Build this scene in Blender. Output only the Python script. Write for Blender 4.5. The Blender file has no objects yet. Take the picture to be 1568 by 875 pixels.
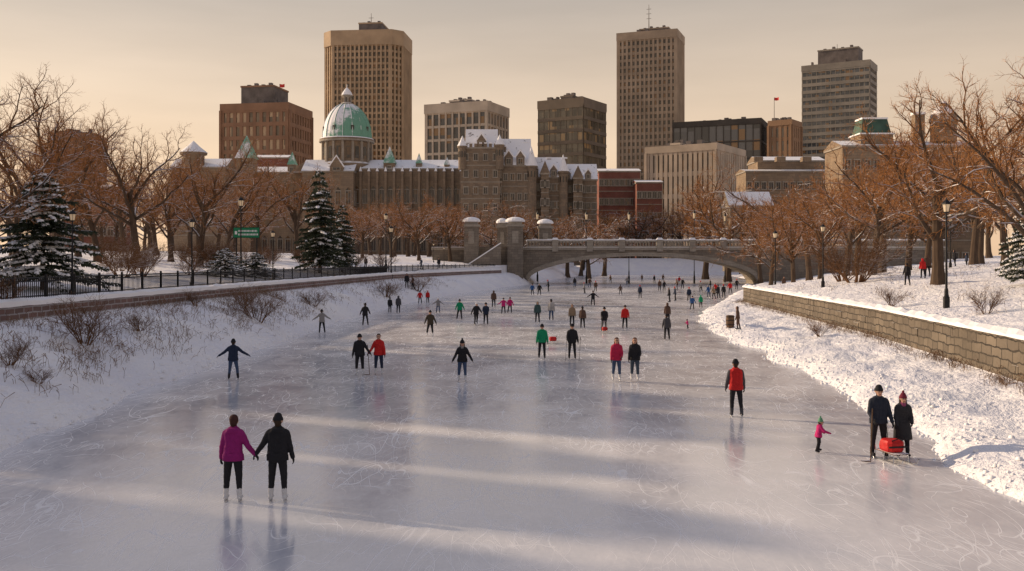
import bpy, math, random
import numpy as np
from mathutils import Vector, Matrix, noise
rad=math.radians
F=1524.0; C=4.75
def bx(px,Y): return (px-784)/F*Y
def bz(py,Y): return C-(py-399)/F*Y
scene=bpy.context.scene
coll=scene.collection

# ------------------------------------------------------------ mesh builder
class MB:
    def __init__(s): s.v=[];s.f=[];s.m=[]
    def add(s,vs,fs,m):
        o=len(s.v); s.v.extend([tuple(v) for v in vs])
        for f in fs: s.f.append(tuple(i+o for i in f)); s.m.append(m)
    def box(s,x0,x1,y0,y1,z0,z1,m):
        s.add([(x0,y0,z0),(x1,y0,z0),(x1,y1,z0),(x0,y1,z0),(x0,y0,z1),(x1,y0,z1),(x1,y1,z1),(x0,y1,z1)],
              [(0,3,2,1),(4,5,6,7),(0,1,5,4),(1,2,6,5),(2,3,7,6),(3,0,4,7)],m)
    def obox(s,c,u,w,d,z0,z1,m):
        u=Vector((u[0],u[1],0)).normalized(); n=Vector((-u.y,u.x,0)); c=Vector((c[0],c[1],0))
        p=[c-u*w/2-n*d/2,c+u*w/2-n*d/2,c+u*w/2+n*d/2,c-u*w/2+n*d/2]
        vs=[(q.x,q.y,z0) for q in p]+[(q.x,q.y,z1) for q in p]
        s.add(vs,[(0,3,2,1),(4,5,6,7),(0,1,5,4),(1,2,6,5),(2,3,7,6),(3,0,4,7)],m)
    def prismz(s,poly,z0,z1,m):
        n=len(poly)
        vs=[(p[0],p[1],z0) for p in poly]+[(p[0],p[1],z1) for p in poly]
        s.add(vs,[tuple(reversed(range(n))),tuple(range(n,2*n))]+[(i,(i+1)%n,n+(i+1)%n,n+i) for i in range(n)],m)
    def lathe(s,cx,cy,prof,n,m):
        vs=[];fs=[]
        for r,z in prof:
            for i in range(n):
                a=2*math.pi*i/n; vs.append((cx+r*math.cos(a),cy+r*math.sin(a),z))
        for k in range(len(prof)-1):
            for i in range(n):
                fs.append((k*n+i,k*n+(i+1)%n,(k+1)*n+(i+1)%n,(k+1)*n+i))
        fs.append(tuple(reversed(range(n)))); fs.append(tuple(range((len(prof)-1)*n,len(prof)*n)))
        s.add(vs,fs,m)
    def gable(s,x0,x1,y0,y1,z,h,axis,m,mg):
        if axis=='x':
            ym=(y0+y1)/2
            vs=[(x0,y0,z),(x1,y0,z),(x1,y1,z),(x0,y1,z),(x0,ym,z+h),(x1,ym,z+h)]
            s.add(vs,[(0,1,5,4),(2,3,4,5),(0,3,2,1)],m); s.add(vs,[(1,2,5),(3,0,4)],mg)
        else:
            xm=(x0+x1)/2
            vs=[(x0,y0,z),(x1,y0,z),(x1,y1,z),(x0,y1,z),(xm,y0,z+h),(xm,y1,z+h)]
            s.add(vs,[(1,2,5,4),(3,0,4,5),(0,3,2,1)],m); s.add(vs,[(0,1,4),(2,3,5)],mg)
    def pyramid(s,cx,cy,w,d,z,h,m,top=0.0):
        a=[(-w/2,-d/2),(w/2,-d/2),(w/2,d/2),(-w/2,d/2)]
        vs=[(cx+p[0],cy+p[1],z) for p in a]+[(cx+p[0]*top,cy+p[1]*top,z+h) for p in a]
        s.add(vs,[(0,3,2,1),(4,5,6,7),(0,1,5,4),(1,2,6,5),(2,3,7,6),(3,0,4,7)],m)
    def tube(s,pts,radii,n,m,cap=False):
        o=len(s.v); k=len(pts)
        d=(pts[-1]-pts[0]); 
        ref=Vector((0,0,1)) if abs(d.normalized().z)<0.9 else Vector((1,0,0))
        for i,p in enumerate(pts):
            t=(pts[min(i+1,k-1)]-pts[max(i-1,0)])
            a=t.cross(ref).normalized(); b=t.cross(a).normalized()
            r=radii[i]
            for j in range(n):
                an=2*math.pi*j/n; c_=math.cos(an)*r; s_=math.sin(an)*r
                s.v.append((p.x+a.x*c_+b.x*s_,p.y+a.y*c_+b.y*s_,p.z+a.z*c_+b.z*s_))
        for i in range(k-1):
            for j in range(n):
                s.f.append((o+i*n+j,o+(i+1)*n+j,o+(i+1)*n+(j+1)%n,o+i*n+(j+1)%n)); s.m.append(m)
        if cap:
            s.f.append(tuple(o+j for j in range(n))); s.m.append(m)
            s.f.append(tuple(o+(k-1)*n+j for j in reversed(range(n)))); s.m.append(m)
    def cyl(s,a,b,r0,r1,n,m): s.tube([Vector(a),Vector(b)],[r0,r1],n,m,True)
    def capsule(s,a,b,ra,rb,m,n=12):
        a=Vector(a);b=Vector(b); t=b-a; L=t.length
        if L<1e-6: t=Vector((0,0,1))
        t.normalize(); ref=Vector((1,0,0)) if abs(t.x)<0.9 else Vector((0,1,0))
        u=t.cross(ref).normalized(); w=t.cross(u).normalized()
        rings=[]
        for k in range(0,4): 
            an=math.pi/2*(k+0.35)/3.35; rings.append((a-t*ra*math.cos(an),ra*math.sin(an)))
        for k in range(3,-1,-1):
            an=math.pi/2*(k+0.35)/3.35; rings.append((b+t*rb*math.cos(an),rb*math.sin(an)))
        vs=[]
        for c,r in rings:
            for j in range(n):
                an=2*math.pi*j/n; vs.append(c+u*math.cos(an)*r+w*math.sin(an)*r)
        R=len(rings)
        fs=[(i*n+j,i*n+(j+1)%n,(i+1)*n+(j+1)%n,(i+1)*n+j) for i in range(R-1) for j in range(n)]
        fs.append(tuple(reversed(range(n)))); fs.append(tuple((R-1)*n+j for j in range(n)))
        s.add(vs,fs,m)
    def mesh(s,name,mats,smooth=False):
        me=bpy.data.meshes.new(name); me.from_pydata(s.v,[],s.f)
        for m in mats: me.materials.append(m)
        me.polygons.foreach_set('material_index',s.m)
        if smooth: me.polygons.foreach_set('use_smooth',[True]*len(s.f))
        me.update(); return me
    def obj(s,name,mats,loc=(0,0,0),rot=0,smooth=False,parent=None):
        return put(name,s.mesh(name,mats,smooth),loc,rot,1,parent)
def put(name,me,loc=(0,0,0),rot=0,sc=1,parent=None):
    o=bpy.data.objects.new(name,me); o.location=loc; o.rotation_euler=(0,0,rot)
    o.scale=sc if hasattr(sc,'__len__') else (sc,sc,sc)
    coll.objects.link(o)
    if parent: o.parent=parent
    return o

# ------------------------------------------------------------ materials
SNOW=(0.84,0.84,0.87)
class NT:
    def __init__(s,name):
        s.mat=bpy.data.materials.new(name); s.mat.use_nodes=True
        s.t=s.mat.node_tree; s.b=s.t.nodes['Principled BSDF']
    def n(s,typ,props=None,**ins):
        nd=s.t.nodes.new(typ)
        for k,v in (props or {}).items(): setattr(nd,k,v)
        for k,v in ins.items():
            key=int(k[1:]) if k[0]=='i' and k[1:].isdigit() else k
            s.set(nd.inputs[key],v)
        return nd
    def set(s,sock,v):
        if isinstance(v,bpy.types.NodeSocket): s.t.links.new(v,sock)
        else:
            if hasattr(v,'__len__') and len(v)==3 and sock.type=='RGBA': v=(*v,1)
            sock.default_value=v
    def math(s,op,a,b=0.0,clamp=False):
        return s.n('ShaderNodeMath',{'operation':op,'use_clamp':clamp},i0=a,i1=b).outputs[0]
    def mr(s,v,a,b,c=0,d=1):
        nd=s.n('ShaderNodeMapRange',None,i0=v,i1=a,i2=b,i3=c,i4=d); return nd.outputs[0]
    def mix(s,f,a,b):
        nd=s.n('ShaderNodeMix',{'data_type':'RGBA'}); s.set(nd.inputs[0],f); s.set(nd.inputs[6],a); s.set(nd.inputs[7],b); return nd.outputs[2]
    def noise(s,vec,scale,detail=4,rough=.55,out=0,dist=0):
        nd=s.n('ShaderNodeTexNoise'); 
        if vec is not None: s.set(nd.inputs['Vector'],vec)
        nd.inputs['Scale'].default_value=scale; nd.inputs['Detail'].default_value=detail; nd.inputs['Roughness'].default_value=rough; nd.inputs['Distortion'].default_value=dist
        return nd.outputs[out]
    def obj(s): return s.n('ShaderNodeTexCoord').outputs['Object']
    def mapping(s,vec,scale=(1,1,1),rot=(0,0,0),loc=(0,0,0)):
        nd=s.n('ShaderNodeMapping'); s.set(nd.inputs[0],vec); nd.inputs[1].default_value=loc; nd.inputs[2].default_value=rot; nd.inputs[3].default_value=scale; return nd.outputs[0]
    def walluv(s):
        tc=s.n('ShaderNodeTexCoord'); p=s.n('ShaderNodeSeparateXYZ',None,i0=tc.outputs['Object']); nn=s.n('ShaderNodeSeparateXYZ',None,i0=tc.outputs['Normal'])
        m=s.math('GREATER_THAN',s.math('ABSOLUTE',nn.outputs[0]),0.6)
        u=s.math('ADD',s.math('MULTIPLY',p.outputs[0],s.math('SUBTRACT',1.0,m)),s.math('MULTIPLY',p.outputs[1],m))
        return s.n('ShaderNodeCombineXYZ',None,i0=u,i1=p.outputs[2],i2=0.0).outputs[0]
    def bump(s,h,strength=.3,dist=.05):
        nd=s.n('ShaderNodeBump'); nd.inputs['Strength'].default_value=strength; nd.inputs['Distance'].default_value=dist; s.set(nd.inputs['Height'],h)
        s.t.links.new(nd.outputs[0],s.b.inputs['Normal'])
    def snowmix(s,col,lo=.35,hi=.7,nscale=.6,amt=1.0):
        g=s.n('ShaderNodeNewGeometry'); z=s.n('ShaderNodeSeparateXYZ',None,i0=g.outputs['Normal']).outputs[2]
        nz=s.noise(g.outputs['Position'],nscale,2)
        zz=s.math('ADD',z,s.math('MULTIPLY',s.math('SUBTRACT',nz,.5),.8))
        f=s.math('MULTIPLY',s.mr(zz,lo,hi),amt)
        return s.mix(f,col,SNOW)
    def fin(s,col=None,rough=.8,spec=.3,metal=0):
        if col is not None: s.set(s.b.inputs['Base Color'],col)
        s.set(s.b.inputs['Roughness'],rough); s.set(s.b.inputs['Specular IOR Level'],spec); s.set(s.b.inputs['Metallic'],metal)
        return s.mat
def plain(name,col,rough=.8,var=.25,scale=3.0,snow=None,metal=0,bump=0,spec=.3):
    t=NT(name); o=t.obj(); nz=t.noise(o,scale,3)
    a=tuple(c*(1-var) for c in col); b=tuple(min(1,c*(1+var)) for c in col)
    c=t.mix(t.mr(nz,.3,.7),a,b)
    if bump: t.bump(t.noise(o,scale*6,4),bump,.02)
    if snow: c=t.snowmix(c,*snow)
    return t.fin(c,rough,spec,metal)
def stone(name,c1,c2,mort,bw=.9,bh=.4,snow=(.45,.75),msz=.02,bump=.5,var=.5,warp=.3):
    t=NT(name); uv=t.walluv()
    uvn=t.n('ShaderNodeVectorMath',{'operation':'ADD'},i0=uv,i1=t.n('ShaderNodeVectorMath',{'operation':'SCALE'},i0=t.noise(t.obj(),1.3,2,out=1),Scale=bh*warp).outputs[0]).outputs[0]
    br=t.n('ShaderNodeTexBrick'); t.set(br.inputs['Vector'],uvn); t.set(br.inputs['Color1'],c1); t.set(br.inputs['Color2'],c2); t.set(br.inputs['Mortar'],mort)
    br.inputs['Scale'].default_value=1; br.inputs['Brick Width'].default_value=bw; br.inputs['Row Height'].default_value=bh; br.inputs['Mortar Size'].default_value=msz; br.inputs['Mortar Smooth'].default_value=.3; br.inputs['Bias'].default_value=-.1
    br.squash=.7; br.squash_frequency=3
    o=t.obj(); nz=t.noise(o,.35,4); n2=t.noise(o,5,3)
    c=t.mix(t.mr(nz,.3,.7,0,var),br.outputs[0],tuple(x*.45 for x in c1))
    c=t.mix(t.mr(n2,.45,.8,0,.35),c,tuple(min(1,x*1.5) for x in c2))
    t.bump(t.math('ADD',t.math('MULTIPLY',br.outputs[1],-1),t.math('MULTIPLY',n2,.6)),bump,.04)
    if snow: c=t.snowmix(c,*snow)
    return t.fin(c,.88,.2)
def glass(name,cw,ch,col=(.03,.035,.04),rough=.1,ref=.6,warm=(.25,.14,.06),wp=.84):
    t=NT(name); uv=t.walluv()
    d=t.n('ShaderNodeVectorMath',{'operation':'DIVIDE'},i0=uv,i1=(cw,ch,1)).outputs[0]
    fl=t.n('ShaderNodeVectorMath',{'operation':'FLOOR'},i0=d).outputs[0]
    w=t.n('ShaderNodeTexWhiteNoise',{'noise_dimensions':'3D'}); t.set(w.inputs['Vector'],fl)
    v=w.outputs[0]
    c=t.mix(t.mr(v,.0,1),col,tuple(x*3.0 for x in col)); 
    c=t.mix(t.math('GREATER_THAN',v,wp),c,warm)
    return t.fin(c,rough,ref)

t=NT('snow'); o=t.obj()
big=t.noise(o,.25,3); fine=t.noise(o,6,4,.65); mid=t.noise(t.mapping(o,(1,.6,1)),1.4,5,.6)
vo=t.n('ShaderNodeTexVoronoi',None,Scale=1.7); t.set(vo.inputs['Vector'],o)
dent=t.mr(vo.outputs[0],.0,.22,0,1)
h=t.math('ADD',t.math('ADD',t.math('MULTIPLY',mid,.9),t.math('MULTIPLY',fine,.25)),t.math('MULTIPLY',dent,.22))
t.bump(h,1.0,.32)
c=t.mix(t.mr(big,.35,.7),(.82,.82,.87),(.92,.91,.91))
c=t.mix(t.mr(mid,.62,.8,0,.35),c,(.66,.63,.63))
M_snow=t.fin(c,.7,.25)
t=NT('snow_cap'); o=t.obj(); t.bump(t.noise(o,4,4),.5,.08); M_cap=t.fin(t.mix(t.noise(o,2,2),(.82,.82,.86),(.9,.9,.9)),.7,.25)

# ice
t=NT('skating_ice'); o=t.obj()
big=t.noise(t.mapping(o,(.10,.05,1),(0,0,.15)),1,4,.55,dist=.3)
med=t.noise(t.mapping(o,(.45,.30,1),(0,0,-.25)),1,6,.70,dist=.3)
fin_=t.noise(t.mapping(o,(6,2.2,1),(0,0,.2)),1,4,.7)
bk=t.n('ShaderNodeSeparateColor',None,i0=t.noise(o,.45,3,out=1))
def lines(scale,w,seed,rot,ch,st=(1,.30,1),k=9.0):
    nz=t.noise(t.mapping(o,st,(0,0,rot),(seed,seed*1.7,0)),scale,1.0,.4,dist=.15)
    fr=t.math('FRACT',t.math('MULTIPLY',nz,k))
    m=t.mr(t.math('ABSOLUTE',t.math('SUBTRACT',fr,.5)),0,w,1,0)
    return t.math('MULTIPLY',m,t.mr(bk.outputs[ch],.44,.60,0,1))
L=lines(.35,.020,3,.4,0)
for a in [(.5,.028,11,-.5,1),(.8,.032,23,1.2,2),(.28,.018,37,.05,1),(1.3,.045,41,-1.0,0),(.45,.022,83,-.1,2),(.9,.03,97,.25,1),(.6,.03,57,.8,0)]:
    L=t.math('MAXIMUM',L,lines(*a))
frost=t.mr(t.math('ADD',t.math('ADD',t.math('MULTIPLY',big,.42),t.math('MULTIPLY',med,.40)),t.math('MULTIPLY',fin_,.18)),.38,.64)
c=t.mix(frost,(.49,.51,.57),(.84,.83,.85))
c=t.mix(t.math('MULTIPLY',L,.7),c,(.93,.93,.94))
r=t.math('ADD',t.mr(frost,0,1,.07,.28),t.math('MULTIPLY',L,.25))
t.bump(t.math('ADD',t.math('MULTIPLY',t.noise(o,9,3),.45),t.math('MULTIPLY',t.noise(o,.8,3),.9)),.16,.015)
M_ice=t.fin(c,r,.8)

M_wallL=stone('weathered_stone',(.24,.15,.135),(.15,.11,.10),(.42,.41,.42),.7,.24,(.2,.5),.035)
M_wallR=stone('canal_limestone',(.21,.175,.135),(.12,.10,.08),(.03,.028,.025),1.05,.36,(.35,.7),.03,1.2,.8,.8)
M_stone=stone('grey_masonry',(.28,.24,.195),(.18,.155,.13),(.09,.08,.07),1.2,.5,(.3,.6))
M_pale=stone('pale_trim_stone',(.38,.34,.28),(.32,.28,.24),(.2,.18,.16),1.5,.6,(.25,.55))
M_church=stone('church_sandstone',(.30,.225,.155),(.22,.165,.12),(.11,.09,.07),2,.8,(.25,.55))
M_redbrick=stone('red_brick',(.26,.085,.06),(.19,.07,.05),(.25,.2,.18),.5,.2,(.4,.7))
M_iron=plain('black_iron',(.018,.018,.02),.5,.3,5,None,.4)
M_wood=plain('brown_wood',(.12,.07,.04),.8,.4,4,(.5,.8))
M_metal=plain('skate_steel',(.55,.56,.58),.25,.1,5,None,1)
t=NT('snowy_roof'); o=t.obj(); nz=t.noise(o,.45,5,.7); M_roof=t.fin(t.mix(t.mr(nz,.33,.39),(.14,.12,.11),(.87,.87,.89)),.75,.2)
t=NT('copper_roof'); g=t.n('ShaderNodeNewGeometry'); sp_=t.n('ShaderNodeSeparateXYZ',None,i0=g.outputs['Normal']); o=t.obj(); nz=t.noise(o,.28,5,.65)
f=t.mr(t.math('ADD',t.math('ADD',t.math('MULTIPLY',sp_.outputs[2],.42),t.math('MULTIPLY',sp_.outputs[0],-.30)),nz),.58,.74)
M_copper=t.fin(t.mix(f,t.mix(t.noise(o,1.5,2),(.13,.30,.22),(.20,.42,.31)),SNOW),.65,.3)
M_dkcopper=plain('dark_copper',(.05,.10,.075),.7,.3,.4)

# ------------------------------------------------------------ terrain
LIy=[-60,25,36,72,102,130,157,195,240,290,345]; LIx=[-12.4,-12.8,-13.3,-13.5,-12.2,-9.5,-5,3.0,9,18,27]
LWy=[-60,39,51,74,130,165,190,205,240,290,345]; LWx=[-20.5,-20,-19.5,-18.6,-15.7,-8.5,-2,1,6,14,22]
RIy=[-60,0,19.5,36,48,66,85,110,150,195,240,345]; RIx=[8,9,10,11.95,12.8,13.3,16,23,34,48,58,72]
RWy=[-60,20,33,52.6,98,110,150,200,240,345]; RWx=[12.5,15.8,17,19.5,22.8,27,42,56,66,84]
def prof(y):
    li=float(np.interp(y,LIy,LIx)); lw=float(np.interp(y,LWy,LWx)); ri=float(np.interp(y,RIy,RIx)); rw=float(np.interp(y,RWy,RWx))
    li+=noise.noise(Vector((y*.15,3,0)))*.7+noise.noise(Vector((y*.8,13,0)))*.25; ri+=noise.noise(Vector((y*.2,9,0)))*.8+noise.noise(Vector((y*.9,9,0)))*.3
    return li,lw,ri,rw
def sstep(a,b,x):
    t=max(0,min(1,(x-a)/(b-a))); return t*t*(3-2*t)
def ground_z(x,y):
    li,lw,ri,rw=prof(y); k=sstep(330,345,y); sw=float(np.interp(y,[98,112],[.5,7]))
    if x<=lw-.45:
        z=float(np.interp(lw-x,[0,4,10,25,60,200,3000],[2.95,2.95,3.5,4.5,5.6,6.5,7]))+float(np.interp(y,[110,200,3000],[0,.9,3]))
        amp=.14
    elif x<=lw: z=2.35; amp=0
    elif x<=li:
        tt=(li-x)/(li-lw); z=2.35*(tt**.85)+.25*math.sin(tt*math.pi); amp=.36*math.sin(tt*math.pi)
    elif x<ri: z=-.4; amp=0
    elif x<=rw:
        tt=(x-ri)/(rw-ri); z=float(np.interp(tt,[0,.10,.25,.6,1],[0.02,.30,.46,.5,.7])); amp=.30*math.sin(tt*math.pi)
    else:
        d=x-rw
        if d<sw: z=.7+(2.1-.7)*d/sw
        else: z=float(np.interp(d-sw,[0,1,5,15,30,60,3000],[2.1,2.15,2.65,3.7,4.9,6,7]))
        z+=float(np.interp(y,[200,3000],[0,3])); amp=.16
    z+=amp*(noise.noise(Vector((x*.7,y*.7,0)))+.5*noise.noise(Vector((x*1.9,y*1.9,5))))
    if k>0: z=z*(1-k)+5.5*k if li-1<x<rw+1 else z
    return z
def surf(x,y):
    li,lw,ri,rw=prof(y)
    if li<=x<=ri and y<335: return 0.0
    return ground_z(x,y)
def hit(px,py,y0=12,y1=600):
    Y=y0
    while Y<y1:
        if bz(py,Y)<=surf(bx(px,Y),Y): return bx(px,Y),Y
        Y+=.2 if Y<120 else .6
    return bx(px,Y),Y
rows=list(np.arange(-60,0,4))+list(np.arange(0,112,.5))+list(np.arange(112,220,2))+list(np.arange(220,330,5))+list(np.arange(330,350,2))+[360,380,420,500,650,900,1300,2000,3500]
Ld=[3000,1500,800,400,250,160,110,80,65,55,47,40,35]+list(np.arange(31,1,-1.0))+[.7,.45]
T=MB(); ncol=None
for y in rows:
    li,lw,ri,rw=prof(y); sw=float(np.interp(y,[98,112],[.5,7]))
    xs=[lw-d for d in Ld]+[lw-.44]+[lw+(li-lw)*q for q in np.linspace(0.001,1,18)]+[li+.35,(li+ri)/2,ri-.35]
    xs+=[ri+(rw-ri)*q for q in np.linspace(0,1,20)]+[rw+sw*.5,rw+sw,rw+sw+.6]+[rw+sw+d for d in list(np.arange(1.5,32,1.0))+[36,42,50,60,75,100,150,250,400,800,1500,3000]]
    ncol=len(xs)
    for x in xs: T.v.append((x,y,ground_z(x,y)))
nr=len(rows)
for i in range(nr-1):
    for j in range(ncol-1):
        T.f.append((i*ncol+j,i*ncol+j+1,(i+1)*ncol+j+1,(i+1)*ncol+j)); T.m.append(0)
T.obj('snow_ground',[M_snow],smooth=True)
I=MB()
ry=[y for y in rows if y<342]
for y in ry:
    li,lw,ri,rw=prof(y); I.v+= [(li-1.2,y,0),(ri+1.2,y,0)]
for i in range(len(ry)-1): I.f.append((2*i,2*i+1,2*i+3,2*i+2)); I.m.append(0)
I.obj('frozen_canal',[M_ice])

def strip(mb,ys,sec,m):
    o=len(mb.v); k=None
    for y in ys:
        s=sec(y); k=len(s)
        for x,z in s: mb.v.append((x,y,z))
    for i in range(len(ys)-1):
        for j in range(k):
            j2=(j+1)%k
            mb.f.append((o+i*k+j,o+i*k+j2,o+(i+1)*k+j2,o+(i+1)*k+j)); mb.m.append(m)
    mb.f.append(tuple(o+j for j in range(k))); mb.m.append(m)
    mb.f.append(tuple(o+(len(ys)-1)*k+j for j in reversed(range(k)))); mb.m.append(m)
def sn(y,s=0): return noise.noise(Vector((y*.8,s,0)))*.07+noise.noise(Vector((y*3,s,0)))*.03
ysL=list(np.arange(-30,190,.7))
w=MB(); lwf=lambda y: float(np.interp(y,LWy,LWx))
strip(w,ysL,lambda y:[(lwf(y)+.05,1.6),(lwf(y)+.05,2.95),(lwf(y)-.5,2.95),(lwf(y)-.5,1.6)],0)
strip(w,ysL,lambda y:[(lwf(y)+.14+sn(y),2.90+sn(y,7)*.5),(lwf(y)+.12+sn(y),3.1+sn(y)),(lwf(y)-.2,3.2+sn(y,4)),(lwf(y)-.5,3.14),(lwf(y)-.7,2.9)],1)
w.obj('canal_stone_wall',[M_wallL,M_cap])
ysR=list(np.arange(-30,100,.5)); rwf=lambda y: float(np.interp(y,RWy,RWx))
w=MB()
strip(w,ysR,lambda y:[(rwf(y)-.06,.1),(rwf(y)-.02,2.12),(rwf(y)+.55,2.12),(rwf(y)+.55,.1)],0)
rb=random.Random(4); y=-20.0
while y<99:
    L_=rb.uniform(.6,1.6)
    for k in range(4):
        if rb.random()<.6:
            o_=rb.uniform(.02,.08); x=rwf(y+L_/2)-.03-o_; z=.34+k*.44
            dx=rwf(y+L_)-rwf(y); off=rb.uniform(0,.3)
            vs=[(x+.2,y+off+.02,z+.02),(x+.2+dx,y+off+L_-.03,z+.02),(x+.2+dx,y+off+L_-.03,z+.42),(x+.2,y+off+.02,z+.42),(x+.01,y+off+.04,z+.04),(x+dx+.01,y+off+L_-.05,z+.04),(x+dx+.01,y+off+L_-.05,z+.40),(x+.01,y+off+.04,z+.40)]
            w.add(vs,[(4,5,6,7),(0,1,5,4),(1,2,6,5),(2,3,7,6),(3,0,4,7)],0)
    y+=L_
strip(w,ysR,lambda y:[(rwf(y)-.14-sn(y),2.125),(rwf(y)-.11-sn(y),2.24+sn(y)*1.8),(rwf(y)+.2,2.38+sn(y,5)*1.8),(rwf(y)+.6,2.3),(rwf(y)+1.3,2.05)],1)
w.obj('retaining_stone_wall',[M_wallR,M_cap])
fe=MB(); ys=np.arange(-5,188,.16)
for i,y in enumerate(ys):
    x=lwf(y)-.62
    if i%16==0: fe.box(x-.045,x+.045,y-.045,y+.045,2.9,4.15,0)
    else: fe.box(x-.014,x+.014,y-.014,y+.014,3.02,4.02,0)
yy=np.arange(-5,188,2.56)
for a,b in zip(yy[:-1],yy[1:]):
    for z in (3.22,3.86,4.0):
        fe.tube([Vector((lwf(a)-.62,a,z)),Vector((lwf(b)-.62,b,z))],[.028,.028],4,0)
fe.obj('iron_fence',[M_iron])

# ------------------------------------------------------------ bridge
B=MB(); Yb=200; Yk=210
xa,xb=bx(808,Yb),bx(1160,Yb); xc=(xa+xb)/2; ha=(xb-xa)/2
def arch(x):
    q=max(0,1-((x-xc)/ha)**2); return .6+5.0*(q**.55)
N=64; xs=[xa+(xb-xa)*i/N for i in range(N+1)]
deck=7.1
o=len(B.v)
for x in xs:
    z=arch(x); B.v+= [(x,Yb,z),(x,Yb,deck),(x,Yk,z),(x,Yk,deck)]
for i in range(N):
    a=o+4*i;b=a+4
    for f in ((a,b,b+1,a+1),(a+2,a+3,b+3,b+2),(a,a+2,b+2,b),(a+1,b+1,b+3,a+3)): B.f.append(f);B.m.append(0)
o=len(B.v)
for x in xs:
    z=arch(x); nx=(x-xc)/ha; B.v+= [(x,Yb-.25,z),(x+nx*.5,Yb-.25,z+.75),(x,Yb+.1,z),(x+nx*.5,Yb+.1,z+.75)]
for i in range(N):
    a=o+4*i;b=a+4
    for f in ((a,b,b+1,a+1),(a,a+2,b+2,b),(a+1,b+1,b+3,a+3)): B.f.append(f);B.m.append(1)
xe=xb+38
B.box(xb,xe,Yb,Yk,-1,deck,0); B.box(-16,xa,Yb,Yk,-1,deck,0)
B.box(-16.2,xe+.1,Yb-.35,Yb-.002,deck-.25,deck+.25,1)
B.box(-16.1,xe,Yb-.2,Yk+.2,deck+.255,deck+.35,2)
def balu(mb,x0,x1,y,z,h=1.3):
    mb.box(x0,x1,y-.2,y+.2,z,z+.2,1); mb.box(x0,x1,y-.22,y+.22,z+h-.25,z+h,1)
    n=int((x1-x0)/.6)
    for i in range(n):
        x=x0+(i+.5)*(x1-x0)/n; mb.box(x-.12,x+.12,y-.12,y+.12,z+.2,z+h-.25,0)
    k=max(2,int((x1-x0)/1.0)); 
    for i in range(k):
        a=x0+(x1-x0)*i/k;b=x0+(x1-x0)*(i+1)/k
        mb.box(a,b,y-.26,y+.26,z+h+.002,z+h+.24+.07*math.sin(i*2.3+y),2)
ped=[bx(p,Yb) for p in (850,903,952,1010,1060,1107,1160)]
allp=[bx(803,Yb)]+ped+[xe]
for a,b in zip(allp[:-1],allp[1:]): balu(B,a+.5,b-.5,Yb-.05,deck+.36); balu(B,a+.5,b-.5,Yk-.3,deck+.36)
for p in ped:
    B.box(p-.6,p+.6,Yb-.5,Yb+.4,deck-.6,deck+1.75,1); B.pyramid(p,Yb-.05,1.5,1.3,deck+1.752,.45,2,.5)
def pillar(px,wpx,ybot,ytop,Y):
    x=bx(px,Y); w_=wpx/F*Y; z0=bz(ybot,Y); z1=bz(ytop,Y)
    B.box(x-w_/2,x+w_/2,Y-w_/2,Y+w_/2,z0,z1-1.9,0)
    B.box(x-w_/2-.25,x+w_/2+.25,Y-w_/2-.25,Y+w_/2+.25,z1-1.9,z1-1.45,1)
    B.box(x-w_/2+.2,x+w_/2-.2,Y-w_/2+.2,Y+w_/2-.2,z1-1.45,z1-.9,1)
    B.lathe(x,Y,[(w_*.62,z1-.9),(w_*.62,z1-.6),(w_*.5,z1-.25),(w_*.25,z1),(.02,z1+.08)],16,2)
    B.box(x-w_*.2,x+w_*.2,Y-w_/2-.08,Y-w_/2-.003,z1-5.2,z1-2.8,1)
pillar(722,22,404,333,196); pillar(769,15,390,335,203.5); pillar(789,24,436,333,198.5); pillar(835,20,372,336,202.5)
B.box(bx(712,200),bx(778,200),199,Yb-.004,1,bz(372,200)-.8,0)
st=MB()
x0,z0=bx(722,195),2.9; x1,z1=bx(767,195),7.0
n=22
for i in range(n):
    xa_=x0+(x1-x0)*i/n; z=z0+(z1-z0)*(i+1)/n
    st.box(xa_,xa_+(x1-x0)/n+.003*(i%2),193.6,196.5,1,z,0); st.box(xa_+.03,xa_+(x1-x0)/n-.02,193.7,196.4,z+.002,z+.05,1)
for yy_ in (193.3,196.8):
    vs=[(x0-.4,yy_-.2,z0-1),(x1,yy_-.2,z0-1),(x1,yy_-.2,z1+1.0),(x0-.4,yy_-.2,z0+1.0)]
    vs+= [(a,yy_+.2,c) for a,b,c in vs]
    st.add(vs,[(0,1,2,3),(7,6,5,4),(3,2,6,7),(0,3,7,4),(1,5,6,2)],0)
    vs=[(x0-.5,yy_-.28,z0+1.0),(x1,yy_-.28,z1+1.0),(x1,yy_-.28,z1+1.25),(x0-.5,yy_-.28,z0+1.25)]
    vs+= [(a,yy_+.28,c) for a,b,c in vs]
    st.add(vs,[(0,1,2,3),(7,6,5,4),(3,2,6,7),(0,3,7,4),(1,5,6,2)],1)
st.obj('stone_staircase',[M_stone,M_cap])
B.obj('stone_arch_bridge',[M_stone,M_pale,M_cap])

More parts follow.
